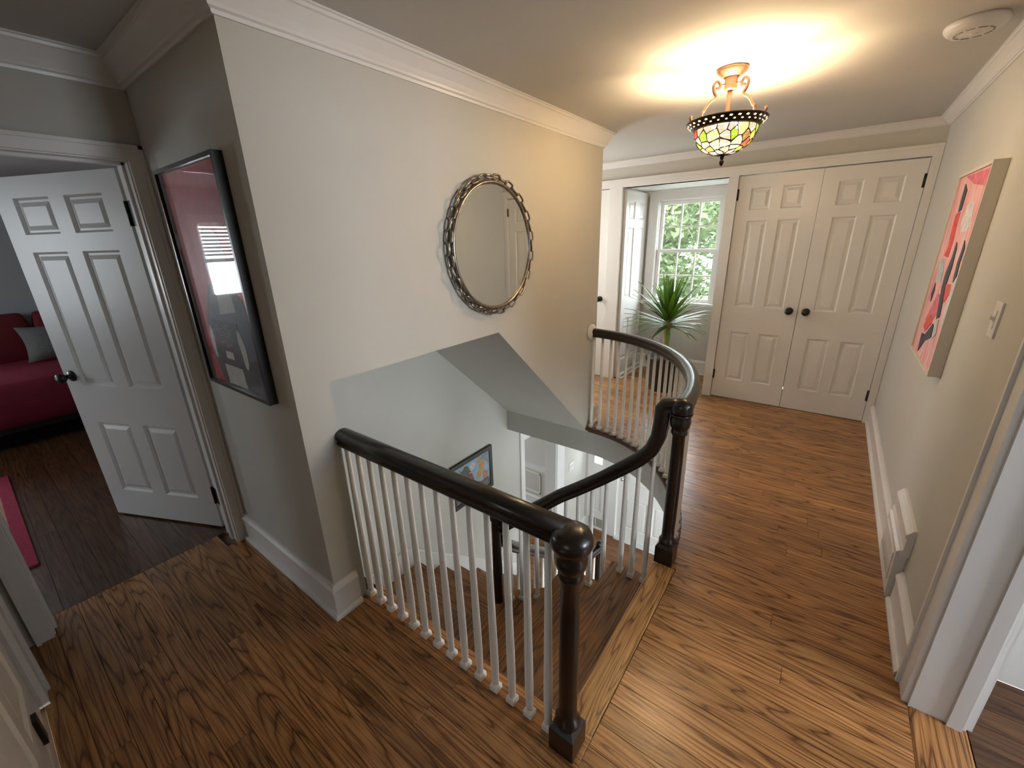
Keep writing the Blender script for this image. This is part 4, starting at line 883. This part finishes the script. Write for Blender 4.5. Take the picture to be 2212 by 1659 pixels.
obj('toggle', MB().prism([(XR-0.006, 1.250), (XR-0.020, 1.262), (XR-0.019, 1.270), (XR-0.006, 1.266)], 'y', 2.060, 2.070), TRIM, ls)
vr = thing('wall_register', (XR, 2.31, 0), 'white heating register boxed into the right baseboard', 'vent')
obj('register_box', MB().prism([(XR-0.034, 0.02), (XR-0.040, 0.245), (XR-0.030, 0.255), (XR-0.001, 0.255), (XR-0.001, 0.001), (XR-0.030, 0.001)], 'y', 2.135, 2.485), TRIM, vr)
GR = plain('slot_shade_vent_grey', (0.30, 0.28, 0.25), 0.6)  # shade painted into the wall grille slots, and the foyer vent's own grey
obj('grille_plate', MB().prism([(XR-0.0405, 0.075), (XR-0.0435, 0.215), (XR-0.036, 0.215), (XR-0.033, 0.075)], 'y', 2.165, 2.455), TRIM, vr)
for k in range(14): obj('grille_slot', MB().prism([(XR-0.0418, 0.090+k*0.0088), (XR-0.0424, 0.093+k*0.0088), (XR-0.038, 0.093+k*0.0088), (XR-0.038, 0.090+k*0.0088)], 'y', 2.175, 2.305), GR, vr)
for k in range(14): obj('grille_slot', MB().prism([(XR-0.0418, 0.090+k*0.0088), (XR-0.0424, 0.093+k*0.0088), (XR-0.038, 0.093+k*0.0088), (XR-0.038, 0.090+k*0.0088)], 'y', 2.318, 2.445), GR, vr)
obj('cap_moulding', MB().mould([(XR, 2.505), (XR-0.0005, 2.115)], [(0.0, 0.24), (0.026, 0.24), (0.030, 0.262), (0.024, 0.275), (0.024, 0.325), (0.030, 0.332), (0.030, 0.345), (0.018, 0.360), (0.010, 0.372), (0.0, 0.372)]), TRIM, vr)
ot = thing('wall_outlet', (-1.60, 5.05, 0.36), 'white wall outlet under the alcove window behind the plant', 'outlet')
obj('wall_plate', MB().bbox(-1.635, -1.565, 5.043, 5.05, 0.30, 0.415, 0.002), TRIM, ot)
for z in (0.335, 0.38): obj('socket', MB().box(-1.616, -1.584, 5.0415, 5.0435, z-0.014, z+0.014), plain('socket_white', (0.6, 0.6, 0.58), 0.4), ot)
fr_ = thing('floor_register', (-2.2, 4.85, ZL), 'small grey vent low on the foyer wall beside the entrance', 'vent')
obj('vent_plate', MB().box(-2.32, -2.08, 4.842, 4.852, ZL+0.05, ZL+0.19), GR, fr_)
for k in range(2): obj('vent_bar', MB().box(-2.32+0.115*k+0.108, -2.32+0.115*k+0.118, 4.838, 4.842, ZL+0.05, ZL+0.19), TRIM, fr_)
fs_ = thing('foyer_switch', (XB, 4.42, -1.35), 'white switch plate on the foyer wall beside the opening', 'light switch')
obj('wall_plate', MB().bbox(XB, XB+0.006, 4.36, 4.48, -1.41, -1.29, 0.002), TRIM, fs_)
for y in (4.395, 4.445): obj('toggle', MB().box(XB+0.006, XB+0.016, y-0.006, y+0.006, -1.362, -1.338), TRIM, fs_)

# ------------------------------------------------------------------ potted yucca in the alcove
PXc, PYc = -1.275, 4.33
pp = thing('potted_yucca', (PXc, PYc, 0), 'spiky green yucca on a cane in a black pot by the window', 'plant')
POT = plain('black_glazed_pot', (0.012, 0.013, 0.015), 0.35, noise=0.2)
obj('pot', MB().lathe([(0, 0.0), (0.13, 0.0), (0.135, 0.01), (0.165, 0.30), (0.178, 0.32), (0.190, 0.325), (0.192, 0.365), (0.186, 0.372), (0.172, 0.368), (0.165, 0.33), (0, 0.33)], (PXc, PYc, 0.001), (0, 0, 1), 36), POT, pp)
obj('soil', MB().lathe([(0, 0.334), (0.164, 0.332), (0.164, 0.30), (0, 0.30)], (PXc, PYc, 0), (0, 0, 1), 24), plain('potting_soil', (0.03, 0.02, 0.012), 0.95, noise=0.5, nscale=60), pp)
CANE = plain('tan_cane_bark', (0.42, 0.33, 0.20), 0.85, noise=0.3, nscale=30, bump=0.5, bscale=60)
obj('cane', MB().lathe([(0.030, 0.31), (0.032, 0.36), (0.029, 0.40), (0.031, 0.46), (0.031, 0.56), (0.034, 0.62), (0.030, 0.64), (0.040, 0.66), (0.045, 0.69), (0.030, 0.74), (0, 0.76)], (PXc, PYc, 0), (0, 0, 1), 16), CANE, pp)
ml, n_, l_, b_ = new_mat('yucca_leaf_green')
oi = n_.new('ShaderNodeObjectInfo'); rr = n_.new('ShaderNodeValToRGB'); rr.color_ramp.elements[0].color = (0.035, 0.10, 0.018, 1); rr.color_ramp.elements[1].color = (0.16, 0.30, 0.03, 1)
l_.new(oi.outputs['Random'], rr.inputs[0]); l_.new(rr.outputs[0], b_.inputs['Base Color']); b_.inputs['Roughness'].default_value = 0.4
tl = n_.new('ShaderNodeBsdfTranslucent'); l_.new(rr.outputs[0], tl.inputs[0]); ms = n_.new('ShaderNodeMixShader'); ms.inputs[0].default_value = 0.3
l_.new(b_.outputs[0], ms.inputs[1]); l_.new(tl.outputs[0], ms.inputs[2]); l_.new(ms.outputs[0], n_['Material Output'].inputs[0])
random.seed(4)
NLEAF = 84
for k in range(NLEAF):
    f_ = k/(NLEAF-1); el = math.radians(88-98*f_**0.95+random.uniform(-8, 8)); az = k*2.39996+random.uniform(-0.25, 0.25)
    Lf = random.uniform(0.33, 0.47)*(0.9+0.15*math.sin(f_*PI)); droop = 0.5*f_+random.uniform(0.0, 0.35)
    base_ = Vector((PXc, PYc, 0.80-0.12*f_)); u = Vector((math.cos(az), math.sin(az), 0)); sd_ = Vector((-math.sin(az), math.cos(az), 0))
    if u.x > 0.2 and u.y > -0.1: Lf = min(Lf, 0.345/max(0.2, u.x*math.cos(el)))
    vs = []; fs = []; p = base_+u*0.015; e_ = el; NS = 9
    for i in range(NS+1):
        s_ = i/NS; wd_ = 0.0235*(0.55+0.9*s_ if s_ < 0.45 else 0.955*(1-((s_-0.45)/0.55)**1.6))+0.0004
        t_ = u*math.cos(e_)+Vector((0, 0, 1))*math.sin(e_); nn = t_.cross(sd_)
        vs += [p-sd_*wd_-nn*0.004, p+nn*0.0, p+sd_*wd_-nn*0.004]
        p = p+t_*(Lf/NS); e_ -= droop*1.1*s_/NS*2
    for i in range(NS): fs += [(i*3, i*3+1, i*3+4, i*3+3), (i*3+1, i*3+2, i*3+5, i*3+4)]
    obj('leaf', MB().add(vs, fs, True), ml, pp, fix=False)

# ------------------------------------------------------------------ bedroom furniture
bd_ = thing('daybed', (-5.85, 0.4, 0), 'low daybed with a magenta red cover against the bedroom wall', 'bed')
RED = plain('magenta_bedspread', (0.22, 0.010, 0.036), 0.75, noise=0.12, nscale=6, bump=0.2, bscale=30)
REDB = plain('deep_red_bolster', (0.14, 0.005, 0.010), 0.75, noise=0.12, nscale=6)
DKW = plain('dark_bed_wood', (0.015, 0.010, 0.008), 0.5)
obj('bed_frame', MB().box(-6.47, -5.28, -0.55, 1.45, 0.14, 0.24), DKW, bd_)
for x in (-6.42, -5.36):
    for y in (-0.5, 1.4): obj('leg', MB().box(x-0.03, x+0.03, y-0.03, y+0.03, 0.001, 0.14), DKW, bd_)
def cushion(x0, x1, y0, y1, z0, z1, r=0.06):
    m = MB(); n_s = 6; vs = []; fs = []; NU = 32
    for j in range(n_s*2+1):
        ph = -PI/2+PI*j/(n_s*2); zz_ = (z0+z1)/2+((z1-z0)/2)*math.sin(ph); ins = r*(1-math.cos(ph))
        for i in range(NU):
            t = 2*PI*i/NU; c_, s_ = math.cos(t), math.sin(t); e = 0.25
            vs.append(((x0+x1)/2+((x1-x0)/2-ins)*math.copysign(abs(c_)**e, c_), (y0+y1)/2+((y1-y0)/2-ins)*math.copysign(abs(s_)**e, s_), zz_))
    for j in range(n_s*2):
        for i in range(NU): fs.append((j*NU+i, j*NU+(i+1) % NU, (j+1)*NU+(i+1) % NU, (j+1)*NU+i))
    fs += [tuple(range(NU-1, -1, -1)), tuple(n_s*2*NU+i for i in range(NU))]
    return m.add(vs, fs, True)
obj('bedspread', cushion(-6.48, -5.22, -0.60, 1.50, 0.19, 0.56, 0.04), RED, bd_)
for y0, y1 in ((-0.58, 0.42), (0.43, 1.47)): obj('bolster', cushion(-6.495, -6.27, y0, y1, 0.54, 1.01, 0.05), REDB, bd_)
pl = obj('throw_pillow', MB(), None) if False else None
pm = MB(); vs = []; fs = []; NU = 14
for j in range(NU+1):
    for i in range(NU+1):
        u_, v_ = -1+2*i/NU, -1+2*j/NU; k_ = (1-u_**4)*(1-v_**4); pin = 1-0.10*(1-abs(u_)**2)*abs(v_)**3-0.0
        vs.append((0.075*k_, u_*0.23*(1-0.12*(1-v_*v_)*u_*u_), v_*0.18*(1-0.12*(1-u_*u_)*v_*v_)))
nn_ = len(vs); vs += [(-x, y, z) for x, y, z in vs]
for s_ in (0, nn_):
    for j in range(NU):
        for i in range(NU): q = (s_+j*(NU+1)+i, s_+j*(NU+1)+i+1, s_+(j+1)*(NU+1)+i+1, s_+(j+1)*(NU+1)+i); fs.append(q if s_ == 0 else q[::-1])
pm.add(vs, fs, True).xf(T((-6.10, 0.52, 0.735)) @ Matrix.Rotation(-0.42, 4, 'Y'))
tag(obj('throw_pillow', pm, plain('grey_linen', (0.17, 0.18, 0.17), 0.9, noise=0.1, nscale=60), fix=False), 'grey throw pillow leaning on the red daybed', 'pillow')
rg = thing('area_rug', (-3.9, -1.0, 0), 'cream rug with a striped crimson border on the bedroom floor', 'rug')
obj('rug_field', MB().box(-4.46, -3.28, -1.80, -0.28, 0.001, 0.010), plain('cream_wool', (0.42, 0.36, 0.28), 0.95, noise=0.15, nscale=80), rg)
for k, (c_, i0, i1) in enumerate((((0.34, 0.02, 0.06), 0.0, 0.06), ((0.50, 0.24, 0.20), 0.06, 0.085), ((0.28, 0.02, 0.05), 0.085, 0.13), ((0.45, 0.30, 0.18), 0.13, 0.16), ((0.36, 0.05, 0.09), 0.16, 0.18))):
    m = MB(); x0, x1, y0, y1 = -4.64+i0, -3.10-i0, -1.98+i0, -0.10-i0; d = i1-i0
    m.box(x0, x1, y1-d, y1, 0.001, 0.011); m.box(x0, x1, y0, y0+d, 0.001, 0.011); m.box(x0, x0+d, y0+d, y1-d, 0.001, 0.011); m.box(x1-d, x1, y0+d, y1-d, 0.001, 0.011)
    obj('border_stripe', m, plain('rug_stripe', c_, 0.95, noise=0.2, nscale=80), rg)

# ------------------------------------------------------------------ outdoors beyond the window
GRS = plain('lawn_green', (0.09, 0.13, 0.05), 0.9, noise=0.35, nscale=1.5)
struct('ground', MB().box(-40, 30, 5.4, 60, -3.2, -3.0), GRS, 'sunlit lawn outside the window', 'ground')
struct('front_walk', MB().box(-14, 14, 5.45, 9.2, -3.0, -2.97), plain('pale_paving', (0.30, 0.30, 0.28), 0.9, noise=0.1), 'pale paved forecourt below the window', 'paving')
struct('driveway', MB().box(-12, 14, 12.0, 15.5, -3.0, -2.96), plain('pale_asphalt', (0.35, 0.34, 0.33), 0.9, noise=0.1), 'pale driveway on the lawn outside', 'driveway')
def leafmat(name, a, b):
    m, n, l, bs = new_mat(name)
    tc = n.new('ShaderNodeTexCoord'); t = n.new('ShaderNodeTexNoise'); t.inputs['Scale'].default_value = 0.9; t.inputs['Detail'].default_value = 5; l.new(tc.outputs['Object'], t.inputs['Vector'])
    r = n.new('ShaderNodeValToRGB'); r.color_ramp.elements[0].position = 0.35; r.color_ramp.elements[1].position = 0.65; r.color_ramp.elements[0].color = (*a, 1); r.color_ramp.elements[1].color = (*b, 1); l.new(t.outputs['Fac'], r.inputs[0])
    l.new(r.outputs[0], bs.inputs['Base Color']); bs.inputs['Roughness'].default_value = 0.6
    tr = n.new('ShaderNodeBsdfTranslucent'); l.new(r.outputs[0], tr.inputs[0]); mx = n.new('ShaderNodeMixShader'); mx.inputs[0].default_value = 0.45
    l.new(bs.outputs[0], mx.inputs[1]); l.new(tr.outputs[0], mx.inputs[2]); l.new(mx.outputs[0], n['Material Output'].inputs[0])
    return m
LF = [leafmat('light_maple_foliage', (0.055, 0.085, 0.032), (0.150, 0.190, 0.090)), leafmat('mid_oak_foliage', (0.035, 0.060, 0.022), (0.105, 0.140, 0.062)), leafmat('grey_shrub_foliage', (0.06, 0.075, 0.06), (0.16, 0.18, 0.15))]
BARK = plain('grey_bark', (0.10, 0.08, 0.06), 0.9, noise=0.3, nscale=10)
def tree(x, y, h, rx, rz, kind, label, n=5200, leaf=0.16, lobes=9):
    t = thing('garden_tree', (x, y, -3.0), label, 'tree', 'trees outside the window')
    obj('trunk', MB().tube([(x, y, -3.0), (x+0.08, y, -1.5), (x-0.05, y+0.1, h*0.4), (x, y, h-rz*0.5)], [0.20, 0.16, 0.12, 0.04], 9), BARK, t)
    m = MB(); L_ = []
    for k in range(lobes): L_.append((x+random.uniform(-0.7, 0.7)*rx, y+random.uniform(-0.7, 0.7)*rx, h+random.uniform(-0.75, 0.6)*rz, random.uniform(0.35, 0.6)))
    for k in range(n):
        lx, ly, lz, lr = random.choice(L_)
        d = Vector((random.gauss(0, 1), random.gauss(0, 1), random.gauss(0, 0.75))).normalized()*random.uniform(0.6, 1.0)
        c = Vector((lx+d.x*rx*lr, ly+d.y*rx*lr, lz+d.z*rz*lr)); a = Vector((random.gauss(0, 1), random.gauss(0, 1), random.gauss(0, 0.6))).normalized(); b = a.orthogonal().normalized(); s_ = leaf*random.uniform(0.5, 1)
        m.add([c-a*s_, c-b*s_*0.45, c+a*s_, c+b*s_*0.45], [(0, 1, 2, 3)])
    obj('crown', m, LF[kind], t, fix=False)
random.seed(11)
tree(-5.2, 14.5, 1.6, 2.6, 2.6, 0, 'light green tree nearest the alcove window', 9000, 0.17, 14)
tree(-9.6, 22.0, 3.4, 3.0, 4.2, 1, 'mid green tree at the left outside the window', 9000, 0.20, 14)
tree(-1.6, 22.5, 3.0, 3.0, 4.2, 1, 'mid green tree at the right outside the window', 9000, 0.20, 14)
tree(-6.4, 31.5, 5.0, 4.6, 7.0, 0, 'tall pale green tree far back outside the window', 11000, 0.28, 18)
tree(4.6, 32.0, 5.0, 4.2, 7.0, 0, 'tall pale green tree far back at the right', 9000, 0.28, 16)
tree(-2.4, 10.2, -0.9, 1.1, 0.9, 2, 'low greyish shrub close below the window', 3000, 0.07, 6)
